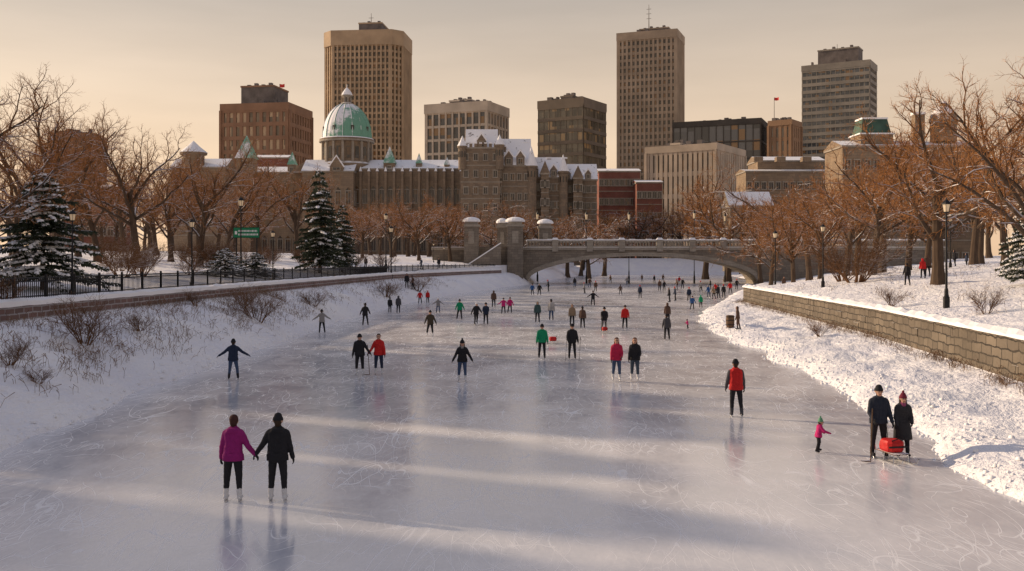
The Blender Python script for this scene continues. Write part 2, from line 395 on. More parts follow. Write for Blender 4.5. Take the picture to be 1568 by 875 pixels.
# ------------------------------------------------------------ city buildings
def facade(mb,poly,z0,z1,bay,floors,pierw,spanh,band,po=.5,so=.3):
    mb.prismz(poly,z0,z1-.5,1)
    n=len(poly); hz=(z1-band-z0)/floors
    for e in range(n):
        a=Vector((poly[e][0],poly[e][1],0)); b=Vector((poly[(e+1)%n][0],poly[(e+1)%n][1],0)); u=b-a; L=u.length; u.normalize(); nn=Vector((u.y,-u.x,0))
        k=max(1,round(L/bay)); 
        if pierw>0:
            for i in range(k+1):
                c=a+u*(L*i/k); ww=pierw*(1.6 if i in(0,k) else 1)
                mb.obox(c+nn*(po/2-.1),u,ww,po+.2,z0,z1-band+.3+.01*e,0)
        if spanh>0:
            for f in range(floors+1):
                z=z0+hz*f; c=(a+b)/2+nn*(so/2-.1)
                mb.obox(c,u,L-.01,so+.2,z-spanh/2,z+spanh/2,0)
    cx=sum(p[0] for p in poly)/n; cy=sum(p[1] for p in poly)/n
    ex=[(cx+(p[0]-cx)*(1+ (po+.25)/max(1,abs(p[0]-cx))),cy+(p[1]-cy)*(1+(po+.25)/max(1,abs(p[1]-cy)))) for p in poly]
    mb.prismz(ex,z1-band,z1,0)
def tower(name,px0,px1,pyt,Y,nx,floors,wall,gl,pierw,spanh,band=3,fr=.25,a=22,ch=0,z0=4,ext=(),po=.5,so=.3,ratio=1,mast=None,flag=None):
    S=(px1-px0)/F*Y; ar=rad(abs(a)); w_=(1-fr)*S/math.cos(ar); d=fr*S/math.sin(ar) if a else S*ratio
    X=bx((px0+px1)/2,Y); b=math.atan2(X,Y); rot=-b-rad(a)
    z1=bz(pyt,Y)
    P=[(-w_/2,-d/2),(w_/2,-d/2),(w_/2,d/2),(-w_/2,d/2)]
    if ch:
        P=[(-w_/2+ch,-d/2),(w_/2-ch,-d/2),(w_/2,-d/2+ch),(w_/2,d/2-ch),(w_/2-ch,d/2),(-w_/2+ch,d/2),(-w_/2,d/2-ch),(-w_/2,-d/2+ch)]
    mb=MB(); facade(mb,P,z0,z1,w_/nx,floors,pierw,spanh,band,po,so)
    for e in ext:
        a0=(e[0]-px0)/(px1-px0)-.5; a1=(e[1]-px0)/(px1-px0)-.5; ze=bz(e[2],Y)
        mb.box(a0*w_,a1*w_,-d*.3,d*.3,z1,ze,2); mb.box(a0*w_-.3,a1*w_+.3,-d*.3-.3,d*.3+.3,ze-.01,ze+.8,0)
        for q in range(4): 
            xx=a0*w_+(a1-a0)*w_*(.15+.22*q); mb.box(xx-.8,xx+.8,-d*.2,-d*.2+2,ze+.8,ze+1.8+.7*(q%2),2)
    if mast:
        xm=((mast[0]-px0)/(px1-px0)-.5)*w_; mb.cyl((xm,0,z1),(xm,0,bz(mast[1],Y)),.35,.12,6,2)
        for q in range(3): mb.box(xm-1.5,xm+1.5,-.1,.1,bz(mast[1],Y)-3-q*3,bz(mast[1],Y)-2.8-q*3,2)
    if flag:
        xm=((flag[0]-px0)/(px1-px0)-.5)*w_; zt=bz(flag[1],Y); mb.cyl((xm,0,z1),(xm,0,zt),.18,.12,6,2)
        mb.add([(xm,0,zt),(xm+1.2,.4,zt-.2),(xm+2.6,0,zt),(xm+2.6,0,zt-1.7),(xm+1.2,.4,zt-1.8),(xm,0,zt-1.6)],[(0,1,4,5),(1,2,3,4)],3)
    rng=random.Random(px0)
    for q in range(9):
        x=rng.uniform(-.42,.42)*w_; y=rng.uniform(-.45,-.1)*d; k=rng.uniform(.5,1.4); mb.box(x-k,x+k,y-1,y+1,z1-.01,z1+rng.uniform(.6,2.2),2)
    return mb.obj(name,[wall,gl,M_mech,M_flag],(X,Y+d/2*math.cos(ar),0),rot)
M_mech=plain('rooftop_plant',(.13,.11,.10),.8,.3,.3); M_flag=plain('red_flag',(.6,.05,.04),.8,.1)
def conc(name,c,v=.18): return plain(name,c,.85,v,.12,(.7,.9),bump=0)
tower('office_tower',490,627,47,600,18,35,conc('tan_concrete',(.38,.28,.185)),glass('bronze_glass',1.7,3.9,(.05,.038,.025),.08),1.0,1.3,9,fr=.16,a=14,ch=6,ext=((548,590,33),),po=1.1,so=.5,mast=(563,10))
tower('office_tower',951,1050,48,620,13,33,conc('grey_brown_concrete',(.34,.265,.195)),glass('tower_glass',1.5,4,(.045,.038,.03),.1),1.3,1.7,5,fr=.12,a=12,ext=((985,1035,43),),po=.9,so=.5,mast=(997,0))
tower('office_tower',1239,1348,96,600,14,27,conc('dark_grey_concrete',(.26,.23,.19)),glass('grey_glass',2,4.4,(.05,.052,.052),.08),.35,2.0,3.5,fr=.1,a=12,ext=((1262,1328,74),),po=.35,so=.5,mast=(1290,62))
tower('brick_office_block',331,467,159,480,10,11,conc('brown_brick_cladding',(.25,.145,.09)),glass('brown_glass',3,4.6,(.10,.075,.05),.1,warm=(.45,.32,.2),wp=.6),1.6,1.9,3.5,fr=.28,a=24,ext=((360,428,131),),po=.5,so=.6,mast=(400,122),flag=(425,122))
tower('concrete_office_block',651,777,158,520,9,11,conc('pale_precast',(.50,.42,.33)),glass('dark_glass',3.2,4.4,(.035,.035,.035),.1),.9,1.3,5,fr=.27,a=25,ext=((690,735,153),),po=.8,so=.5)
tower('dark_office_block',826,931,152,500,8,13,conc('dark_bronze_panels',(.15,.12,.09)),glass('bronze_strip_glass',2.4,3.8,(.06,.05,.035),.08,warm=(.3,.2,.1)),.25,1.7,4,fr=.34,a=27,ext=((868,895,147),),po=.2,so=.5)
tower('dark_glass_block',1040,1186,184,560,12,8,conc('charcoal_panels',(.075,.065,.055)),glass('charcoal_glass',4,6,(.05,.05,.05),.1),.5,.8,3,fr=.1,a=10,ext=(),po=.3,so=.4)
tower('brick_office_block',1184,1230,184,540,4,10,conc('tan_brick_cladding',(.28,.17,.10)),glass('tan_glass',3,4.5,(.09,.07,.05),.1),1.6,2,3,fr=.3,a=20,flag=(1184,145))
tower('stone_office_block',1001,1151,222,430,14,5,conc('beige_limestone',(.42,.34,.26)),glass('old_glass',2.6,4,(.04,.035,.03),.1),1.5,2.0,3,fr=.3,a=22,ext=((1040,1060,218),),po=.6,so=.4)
tower('distant_block',72,146,204,420,8,4,conc('brown_block',(.18,.12,.09)),glass('bglass',3,4,(.05,.05,.05)),1.5,2,2,fr=.2,a=15)

G_dark=glass('leaded_window',1.5,3,(.022,.02,.02),.15,warm=(.12,.07,.04))
def winf(mb,x,y,z,w_,h_,side='f',arch_=False):
    if side=='f':
        A=lambda u,d,zz:(x+u,y-d,zz)
    else: A=lambda u,d,zz:(x+d,y+u,zz)
    def bxx(u0,u1,z0,z1,d,m):
        p=[A(u0,-.05,z0),A(u1,-.05,z0),A(u1,d,z0),A(u0,d,z0)]; q=[(a,b,z1) for a,b,_ in p]
        mb.add(p+q,[(0,3,2,1),(4,5,6,7),(0,1,5,4),(1,2,6,5),(2,3,7,6),(3,0,4,7)],m)
    bxx(-w_/2,w_/2,z,z+h_,.03,1)
    bxx(-w_/2-.25,-w_/2,z,z+h_,.2,3); bxx(w_/2,w_/2+.25,z,z+h_,.2,3); bxx(-w_/2-.35,w_/2+.35,z-.3,z-.003,.32,3)
    bxx(-w_/2-.3,w_/2+.3,z+h_+.003,z+h_+.35,.26,3); bxx(-.06,.06,z,z+h_,.1,3)
    if arch_:
        p=[A(-w_/2-.2,.1,z+h_+.35),A(w_/2+.2,.1,z+h_+.35),A(0,.1,z+h_+.35+w_*.7)]; mb.add(p,[(0,1,2)],1)
def gblock(mb,x0,x1,y0,y1,z0,z1,rh,axis,nw,nf,nws=0,ww=1.3,wh=2.2,arch_=False,rm=2):
    mb.box(x0,x1,y0,y1,z0,z1,0)
    mb.box(x0-.3,x1+.3,y0-.3,y1+.3,z1+.003,z1+.5,3)
    fh=(z1-z0)/nf
    for f in range(nf):
        z=z0+fh*f+fh*.3
        mb.box(x0-.12,x1+.12,y0-.12,y0-.002,z0+fh*f-.15,z0+fh*f+.15,3)
        for i in range(nw): winf(mb,x0+(x1-x0)*(i+.5)/nw,y0,z,ww,min(wh,fh*.6),'f',arch_)
        for i in range(nws): winf(mb,x1,y0+(y1-y0)*(i+.5)/nws,z,ww,min(wh,fh*.6),'r',arch_)
    if rh>0: mb.gable(x0-.4,x1+.4,y0-.4,y1+.4,z1+.5,rh,axis,rm,0)
def dormer(mb,x,y,z,w_=2.2,h_=2.4):
    mb.box(x-w_/2,x+w_/2,y,y+3,z,z+h_,0); winf(mb,x,y,z+.4,w_*.5,h_*.65); mb.gable(x-w_/2-.2,x+w_/2+.2,y-.3,y+3,z+h_,w_*.8,'y',2,0)
    for sd in(-1,1): mb.add([(x+sd*(w_/2+.35),y-.36,z+h_-.1),(x,y-.36,z+h_+w_*.8),(x,y-.36,z+h_+w_*.8+.7),(x+sd*(w_/2+.6),y-.36,z+h_+.3)],[(0,1,2,3)],2)
def chimney(mb,x,y,z0,z1,w_=1.3):
    mb.box(x-w_/2,x+w_/2,y-w_/2,y+w_/2,z0,z1,0); mb.box(x-w_/2-.15,x+w_/2+.15,y-w_/2-.15,y+w_/2+.15,z1,z1+.6,2)
def turret(mb,x,y,z0,z1,r,ch,m=2):
    mb.lathe(x,y,[(r,z0),(r,z1),(r*1.25,z1+.3),(r*1.25,z1+.9)],12,0); mb.lathe(x,y,[(r*1.3,z1+.9),(r*.6,z1+.9+ch*.5),(.05,z1+.9+ch)],12,m)
    for k in range(5):
        a=-math.pi/2+(k-2)*.7; c=(x+math.cos(a)*r,y+math.sin(a)*r)
        mb.obox(c,(-math.sin(a),math.cos(a)),.5,.12,z1-3,z1-1,1)
M_castle=stone('castle_stone',(.29,.22,.155),(.185,.145,.11),(.09,.08,.07),1.4,.6,(.25,.55))
mats=[M_castle,G_dark,M_roof,M_pale,M_copper]
Yc=345; q=lambda p:bx(p,Yc); zc=lambda p:bz(p,Yc)
mb=MB()
gblock(mb,q(706),q(766),345,358,3,zc(228),0,'x',4,7,4)
for i in range(9):
    xx=q(706)+(q(766)-q(706))*i/8; mb.box(xx-.5,xx+.5,344.7,345.7,zc(228)+.5,zc(223)+.6,0); mb.box(xx-.5,xx+.5,344.7,345.7,zc(223)+.602,zc(223)+1.0,2)
mb.gable(q(712),q(762),347.5,356,zc(228)+.4,7.2,'x',2,0)
dormer(mb,q(737),346.6,zc(228)+.6,3.0,2.2)
for p,t_ in ((708,228),(765,226)): turret(mb,q(p),345.2,zc(260),zc(t_),1.4,3.6)
chimney(mb,q(722),352,zc(230),zc(207),1.4); chimney(mb,q(754),352,zc(230),zc(208),1.4)
gblock(mb,q(768.5),q(812),348,362,3,zc(254),10,'x',4,5,4)
chimney(mb,q(806),355,zc(255),zc(216),2.0); chimney(mb,q(771),352,zc(255),zc(222),1.6)
dormer(mb,q(779),347.6,zc(254)+.5,2.8,2.6); dormer(mb,q(797),347.6,zc(254)+.5,2.8,2.6)
gblock(mb,q(812.5),q(862),352,364,3,zc(271),7.6,'x',6,5,3)
for p in (820,849): dormer(mb,q(p),351.6,zc(271)+.5)
for p in (818,843,868): chimney(mb,q(p),358,zc(262),zc(238),1.4)
gblock(mb,q(862.5),q(918),356,368,3,zc(273),6.0,'x',6,5,3)
for p in (872,888,904): dormer(mb,q(p),355.6,zc(273)+.5,2,1.8)
gblock(mb,q(829),q(841),349,353,3,zc(266),4.4,'y',2,5,1)
gblock(mb,q(880),q(894),352,357,3,zc(272),4.4,'y',2,5,1)
turret(mb,q(814),349,3,zc(257),1.8,7); turret(mb,q(864),352,3,zc(264),1.6,6)
mb.obj('gothic_castle',mats)
Yh=380; q=lambda p:bx(p,Yh); zc=lambda p:bz(p,Yh)
mb=MB(); matc=[M_church,G_dark,M_roof,M_pale,M_copper]
gblock(mb,q(540),q(706),380,396,3,zc(260),4.0,'x',13,2,0,1.6,5,True)
for i in range(14):
    x=q(540)+(q(706)-q(540))*i/13; mb.box(x-.45,x+.45,378.6,379.95,3,zc(263),0); mb.pyramid(x,379.2,1.1,1.5,zc(263),1.8,2,.1)
gblock(mb,q(468),q(545),374,392,3,zc(266),0,'x',5,2,4,1.8,5,True)
mb.gable(q(468)-.4,q(545)+.4,373.6,392,zc(266)+.5,5.0,'x',2,0)
dormer(mb,q(520),373.4,zc(266)+.3,5,1.5)
gblock(mb,q(360),q(467),384,398,3,zc(264),2.6,'x',9,2,0,1.6,4.5,True,2)
mb.gable(q(445),q(485),380,395,zc(263),3.5,'y',2,0)
cx,cy=q(526),388; R=(565-487)/2/F*Yh
mb.lathe(cx,cy,[(R*1.05,zc(262)),(R*1.05,zc(250)),(R*.98,zc(249)),(R*.95,zc(247)),(R*.95,zc(216)),(R*1.06,zc(215)),(R*1.08,zc(211)),(R*.98,zc(210))],32,0)
mb.lathe(cx,cy,[(R*1.1,zc(215.5)),(R*1.1,zc(213))],32,3)
mb.lathe(cx,cy,[(R*1.09,zc(210.9)),(R*1.05,zc(209.3)),(R*.9,zc(209))],32,2)
for k in range(16):
    a=2*math.pi*k/16; c=(cx+math.cos(a)*R*.98,cy+math.sin(a)*R*.98); u=(-math.sin(a),math.cos(a))
    mb.obox(c,u,.9,.7,zc(247),zc(215),3)
    a+=math.pi/16; c=(cx+math.cos(a)*R*.94,cy+math.sin(a)*R*.94); mb.obox(c,(-math.sin(a),math.cos(a)),1.5,.4,zc(242),zc(224),1)
pr=[(R*.98*math.cos(a),zc(209)+(zc(154)-zc(209))*math.sin(a)) for a in np.linspace(0,1.36,14)]
mb.lathe(cx,cy,pr,32,4)
for k in range(16):
    a=2*math.pi*k/16
    mb.tube([Vector((cx+math.cos(a)*r,cy+math.sin(a)*r,z)) for r,z in pr],[.22]*len(pr),4,4)
for k in range(8):
    a=2*math.pi*(k+.5)/8; r=R*.9; mb.obox((cx+math.cos(a)*r,cy+math.sin(a)*r),(-math.sin(a),math.cos(a)),1.2,1.2,zc(199),zc(192),1)
mb.lathe(cx,cy,[(2.4,zc(157)),(2.4,zc(154)),(1.7,zc(153)),(1.7,zc(143)),(2.2,zc(142.5)),(2.2,zc(141))],12,3)
mb.lathe(cx,cy,[(2.2,zc(140.9)),(1.8,zc(137)),(.9,zc(132)),(.15,zc(129)),(.1,zc(124))],12,2)
for k in range(8):
    a=2*math.pi*k/8; mb.obox((cx+math.cos(a)*1.7,cy+math.sin(a)*1.7),(-math.sin(a),math.cos(a)),.6,.2,zc(152),zc(145),1)
def spire(p,w_,zb,zm,zt):
    W=w_/F*Yh; x=q(p)
    mb.box(x-W/2,x+W/2,382-W/2,382+W/2,zb,zm,0); winf(mb,x,382-W/2,zm-3,W*.3,1.8)
    mb.pyramid(x,382,W*1.15,W*1.15,zm,zt-zm,4,.03)
spire(376,26,3,zc(243),zc(207)); spire(596,17,zc(262),zc(250),zc(224)); spire(641,9,zc(262),zc(250),zc(234)); spire(684,8,zc(262),zc(252),zc(240)); spire(446,12,zc(262),zc(252),zc(232))
mb.obj('domed_church',matc)
def lowb(name,px0,px1,ye,yt,Y,wall,nw,nf,axis='x',dep=14,extra=None):
    mb=MB(); gblock(mb,bx(px0,Y),bx(px1,Y),Y,Y+dep,2,bz(ye,Y),bz(yt,Y)-bz(ye,Y)-.5,axis,nw,nf,3)
    if extra: extra(mb,lambda p:bx(p,Y),lambda p:bz(p,Y),Y)
    mb.obj(name,[wall,G_dark,M_roof,M_pale,M_dkcopper])
lowb('brick_building',917,980,264,256,375,M_redbrick,8,5)
lowb('brick_building',975,1014,281,274,365,M_redbrick,5,4)
def ex1(mb,q,z,Y):
    for p in (1165,1200,1240): mb.box(q(p)-1.5,q(p)+1.5,Y+3,Y+6,z(246),z(239),0)
lowb('museum_building',1142,1285,264,257,330,M_church,13,4,extra=ex1)
lowb('museum_building',1160,1262,248,237,338,M_church,9,5)
def ex2(mb,q,z,Y):
    mb.box(q(1320),q(1370),Y+1,Y+9,z(225),z(205),0); mb.box(q(1318),q(1372),Y+.7,Y+9.3,z(205)+.003,z(203),2)
    vs=[(q(1322),Y+1.5,z(203)),(q(1368),Y+1.5,z(203)),(q(1368),Y+8.5,z(203)),(q(1322),Y+8.5,z(203)),(q(1326),Y+2.5,z(180)),(q(1364),Y+2.5,z(180)),(q(1364),Y+7.5,z(180)),(q(1326),Y+7.5,z(180))]
    mb.add(vs,[(0,1,5,4),(1,2,6,5),(2,3,7,6),(3,0,4,7)],4); mb.box(q(1325),q(1365),Y+2.3,Y+7.7,z(180)-.1,z(178),2)
    mb.lathe(q(1455),Y+4,[(3.2,z(215)),(3.2,z(185)),(3.6,z(184)),(3,z(172)),(1.8,z(163)),(1,z(160)),(1,z(155)),(.1,z(150))],14,0)
    chimney(mb,q(1418),Y+5,z(220),z(172),2.5)
lowb('mansion_building',1290,1500,226,211,250,M_church,14,4,extra=ex2)
def ex3(mb,q,z,Y):
    turret(mb,q(295),Y+1,z(260),z(238),3.6,4.0)
lowb('chapel_building',262,345,258,240,330,M_church,7,3,extra=ex3)
lowb('snow_roofed_house',1118,1182,318,292,245,M_stone,5,2,dep=9)
lowb('brick_building',100,175,290,280,260,M_redbrick,7,3)
lowb('brick_building',385,440,243,235,410,M_redbrick,6,5)

# house-shaped blockers added out of view; skewed gaps let sun streak the ice
def west(y0,y1,zt,x1=-62):
    mb=MB(); P=[(x1-11,y0+5.13),(x1,y0),(x1,y1),(x1-11,y1+5.13)]
    facade(mb,P,3,zt,3.2,6,1.2,1.6,1.2,.2,.15); mb.obj('shadow_blocker',[M_redbrick,G_dark])
for a,b,z in ((-30,14,24),(16,27,25),(28,38.6,24.5),(41.6,44.0,24),(47.3,49.3,24.5),(51.8,54.0,24),(57.4,62,25),(63.2,66.6,25),(68.0,76.0,24)):
    west(a,b,z)

# ------------------------------------------------------------ trees
t=NT('bark'); o=t.obj(); nz=t.noise(t.mapping(o,(3,3,.6)),3,3)
t.bump(nz,.6,.05); M_bark=t.fin(t.snowmix(t.mix(nz,(.045,.032,.025),(.12,.085,.06)),.5,.75,2.0,.95),.9,.1)
t=NT('branch_bark'); o=t.obj(); M_branch=t.fin(t.snowmix(t.mix(t.noise(o,2,2),(.10,.052,.03),(.19,.10,.05)),.48,.78,1.5,.95),.9,.1)
t=NT('twigs'); o=t.obj(); M_twig=t.fin(t.mix(t.noise(o,.8,2),(.27,.115,.04),(.50,.235,.08)),.85,.1)
def grow(mb,p,d,L,r,lev,rng,cfg):
    ns=cfg['seg'][lev]; pts=[p.copy()]; rr=[r]; dd=d.copy(); wig=cfg['wig'][lev]; up=cfg['up'][lev]
    last=lev==cfg['max']
    for i in range(ns):
        dd=(dd+Vector((rng.gauss(0,1),rng.gauss(0,1),rng.gauss(0,1)))*wig+Vector((0,0,up))).normalized()
        p=p+dd*(L/ns); pts.append(p.copy()); rr.append(r*(1-(1-cfg['tap'][lev])*(i+1)/ns))
    if lev==0: rr[0]*=1.45
    mb.tube(pts,rr,cfg['sides'][lev],0 if lev<=cfg.get('bl',1) else (1 if lev<cfg['max'] else 2))
    if last: return
    n=cfg['n'][lev]
    az=rng.uniform(0,6.28)
    for k in range(n):
        t_=cfg['t0'][lev]+(1-cfg['t0'][lev])*((k+rng.random()*.8)/n)
        f=t_*ns; i=min(int(f),ns-1); q_=pts[i].lerp(pts[i+1],f-i); rad_=rr[i]
        dl=(pts[i+1]-pts[i]).normalized()
        az+=2.4+rng.uniform(-.5,.5)
        ref=Vector((0,0,1)) if abs(dl.z)<.9 else Vector((1,0,0))
        u=dl.cross(ref).normalized(); v=dl.cross(u)
        side=u*math.cos(az)+v*math.sin(az)
        ang=rad(rng.uniform(*cfg['ang'][lev]))
        nd=dl*math.cos(ang)+side*math.sin(ang)
        grow(mb,q_,nd,L*cfg['lr'][lev]*rng.uniform(.7,1.15)*(1-.35*t_ if lev>0 else 1),min(rad_*.7,max(r*cfg['rr'][lev],cfg.get('mr',.0085))),lev+1,rng,cfg)
def tree_mesh(seed,spread=1.0,n=(9,9,8,7),mr=.0085):
    rng=random.Random(seed); mb=MB()
    cfg=dict(max=4,mr=mr,seg=[5,6,5,3,2],wig=[.05,.17,.24,.25,.28],up=[.03,.07/spread,.07,.06,.05],tap=[.6,.25,.3,.45,.5],sides=[9,6,4,3,3],n=list(n),t0=[.42,.2,.12,.1],
      ang=[(28*spread,58*spread),(25,60),(28,65),(25,60)],lr=[1.05,.52,.50,.56],rr=[.42,.36,.38,.5])
    grow(mb,Vector((0,0,-.3)),Vector((0,0,1)),5.2,.27,0,rng,cfg)
    me=mb.mesh('sun_break_tree',[M_bark,M_branch,M_twig]); 
    return me,max(v[2] for v in mb.v)
TR=[tree_mesh(11,1.0),tree_mesh(23,1.15),tree_mesh(35,.85),tree_mesh(48,1.25,(9,10,8,7)),tree_mesh(57,1.0,(10,8,8,7)),
    tree_mesh(61,1.1,(8,7,7,5),.017),tree_mesh(72,.9,(8,8,6,5),.017),tree_mesh(83,1.2,(9,7,6,5),.017)]
rt=random.Random(5)
def tree(px,Y,top,v,ws=1.0,name='sun_break_tree',parent=None):
    x=bx(px,Y); g=surf(x,Y); me,h=TR[v]; s=(bz(top,Y)-g)/h
    return put(name,me,(x,Y,g),rt.uniform(0,6.28),(s*ws,s*ws,s),parent)
for a in [(-40,46,70,1),(25,66,92,0),(85,99,128,4),(150,106,180,2),(213,95,163,1,1.0),(262,120,215,0),(305,108,205,4),(345,140,232,2),(398,150,228,0),(455,165,235,4),(555,185,305,1),(642,190,285,0,1.1),(690,198,292,4),(120,130,190,0),(20,118,160,2),(240,150,225,1),(190,175,235,5),(290,170,240,6),(505,180,300,7),(600,200,300,5),
          (1437,70,114,3,1.08),(1585,54,50,4),(1540,88,120,0),(1335,96,195,1),(1255,106,265,0),(1215,132,278,2),(1180,152,300,4),(1295,122,228,4),(1390,120,190,2),(1490,108,165,1),(1240,170,262,5),(1350,155,215,6),(1080,250,232,0,1.1),(1165,190,292,7),(1310,140,250,5),(1420,150,215,7),(1500,140,200,5)]:
    tree(*a)
for i,(x,y,s) in enumerate(((-47,37,1.35),(-50,47.5,1.3),(-46,56,1.25),(-51,66,1.35))):  # out-of-view trees, added to break up the sun bands on the ice
    me,h=TR[5+i%3]; k=s*11/h; put('sun_break_tree',me,(x,y,surf(x,y)),i*1.7,k)
DT=bpy.data.objects.new('distant_trees',None); coll.objects.link(DT)
for i in range(42):
    px=500+i*17+rt.uniform(-7,7); Y=rt.uniform(225,325)
    x=bx(px,Y); li,lw,ri,rw=prof(Y)
    if li-2<x<ri+4: Y=rt.uniform(346,352) if px>930 else Y
    if 705<px<920 and Y>330: continue
    tree(px,Y,rt.uniform(298,335),rt.choice((5,6,7)),1.25,'tree_crown',DT)
for i in range(30):
    px=-40+i*28+rt.uniform(-10,10) if i<16 else 1120+(i-16)*36+rt.uniform(-10,10); Y=rt.uniform(190,300)
    tree(px,Y,rt.uniform(258,300) if i<16 else rt.uniform(240,285),rt.choice((5,6,7)),1.25,'tree_crown',DT)
def shrub_mesh(seed):
    rng=random.Random(seed); mb=MB()
    cfg=dict(max=3,bl=-1,seg=[4,3,3,2],wig=[.12,.2,.2,.2],up=[.05,.04,.04,.04],tap=[.4,.4,.5,.5],sides=[4,3,3,3],n=[7,6,4],t0=[.2,.15,.1],ang=[(18,50)]*3,lr=[.55,.55,.5],rr=[.5,.5,.6])
    for k in range(13):
        a=rng.uniform(0,6.28); e=rng.uniform(.1,1.0); grow(mb,Vector((math.cos(a)*.15,math.sin(a)*.15,-.05)),Vector((math.cos(a)*e,math.sin(a)*e,1)).normalized(),rng.uniform(1.0,1.6),.018,0,rng,cfg)
    return mb.mesh('bare_shrub',[M_twigd,M_twigd,M_twigd]),1.7
t=NT('dark_twigs'); o=t.obj(); M_twigd=t.fin(t.snowmix(t.mix(t.noise(o,2,2),(.09,.05,.03),(.19,.10,.05)),.7,1.0,2.0,.7),.9,.1)
SH=[shrub_mesh(3),shrub_mesh(4),shrub_mesh(8)]
def shrub(px,py,hpx,v,sc=1):
    x,Y=hit(px,py); h=hpx/F*Y; s=h/SH[v][1]; put('bare_shrub',SH[v][0],(x,Y,surf(x,Y)),rt.uniform(0,6),(s*sc,s*sc,s))
for a in [(130,531,75,0,1.2),(395,496,45,1,1.4),(592,455,28,2,1.3),(375,470,30,0,1.5),(300,468,22,1,1.3),(10,470,50,2),(15,560,40,1,1.4),(215,508,30,2,1.3),(60,590,26,0,1.4),(480,470,26,0,1.5),(1255,515,22,1,1.5),(1365,468,30,2,1.2),(1510,482,45,0),(1310,432,75,1,1.5),(1290,430,60,2,1.3),(1540,590,14,2,2),(640,446,22,1,1.5)]: shrub(*a)
for i in range(34):
    px=rt.choice([rt.uniform(160,700),rt.uniform(160,560)]); Y=rt.uniform(70,150); x=bx(px,Y); lw=float(np.interp(Y,LWy,LWx))
    if x<lw-4:
        me,h=SH[i%3]; s=rt.uniform(1,1.9); put('bare_shrub',me,(x,Y,surf(x,Y)),rt.uniform(0,6),(s*1.3,s*1.3,s))
gr=MB(); rg=random.Random(9)
def weeds(x,y,n,h,sp):
    for k in range(n):
        a=x+rg.gauss(0,sp);b=y+rg.gauss(0,sp*1.5); li,lw,ri,rw=prof(b)
        if li-.6<a<ri+.6: continue
        z=surf(a,b); hh=h*rg.uniform(.5,1.2); d=Vector((rg.gauss(0,.25),rg.gauss(0,.25),1))
        p=Vector((a,b,z-.05)); gr.tube([p,p+d*hh*.6,p+d*hh+Vector((rg.gauss(0,.1),rg.gauss(0,.1),-.02))],[.007,.006,.011],3,0)
        if rg.random()<.5:
            e=p+d*hh*.7; gr.tube([e,e+Vector((rg.gauss(0,.12),rg.gauss(0,.12),.1))],[.005,.006],3,0)
for i in range(340):
    y=rg.uniform(22,150) if rg.random()<.45 else rg.uniform(20,75); li,lw,ri,rw=prof(y); q_=rg.random()**1.2
    x=lw+(li-lw)*q_*.8
    weeds(x,y,rg.randint(5,24),.42,.45)
for i in range(150):
    y=rg.uniform(25,98); li,lw,ri,rw=prof(y); weeds(rw-.4-abs(rg.gauss(0,.3)),y,rg.randint(3,12),.4,.2)
for i in range(100):
    y=rg.uniform(40,110); rw=float(np.interp(y,RWy,RWx)); weeds(rw+rg.uniform(2,22),y,rg.randint(3,12),.5,.4)
gr.obj('dry_weeds',[plain('dry_stalks',(.18,.11,.065),.9,.4,3)])
sl=MB()
for i in range(1400):
    y=rg.uniform(14,95); li,lw,ri,rw=prof(y)
    if rg.random()<.72: x=ri+abs(rg.gauss(0,.9))-.2
    else: x=li-abs(rg.gauss(0,.5))+.1
    r=rg.uniform(.02,.09); z=surf(x,y)
    r1=[r*rg.uniform(.6,1.3) for _ in range(6)]
    vs=[(x+math.cos(k*1.047)*r1[k],y+math.sin(k*1.047)*r1[k],z-.02) for k in range(6)]+[(x+math.cos(k*1.047+.3)*r1[k]*.7,y+math.sin(k*1.047+.3)*r1[k]*.7,z+r*.5) for k in range(6)]+[(x,y,z+r*.75)]
    sl.add(vs,[(k,(k+1)%6,6+(k+1)%6,6+k) for k in range(6)]+[(6+k,6+(k+1)%6,12) for k in range(6)],0)
sl.obj('snow_lumps',[M_cap],smooth=True)
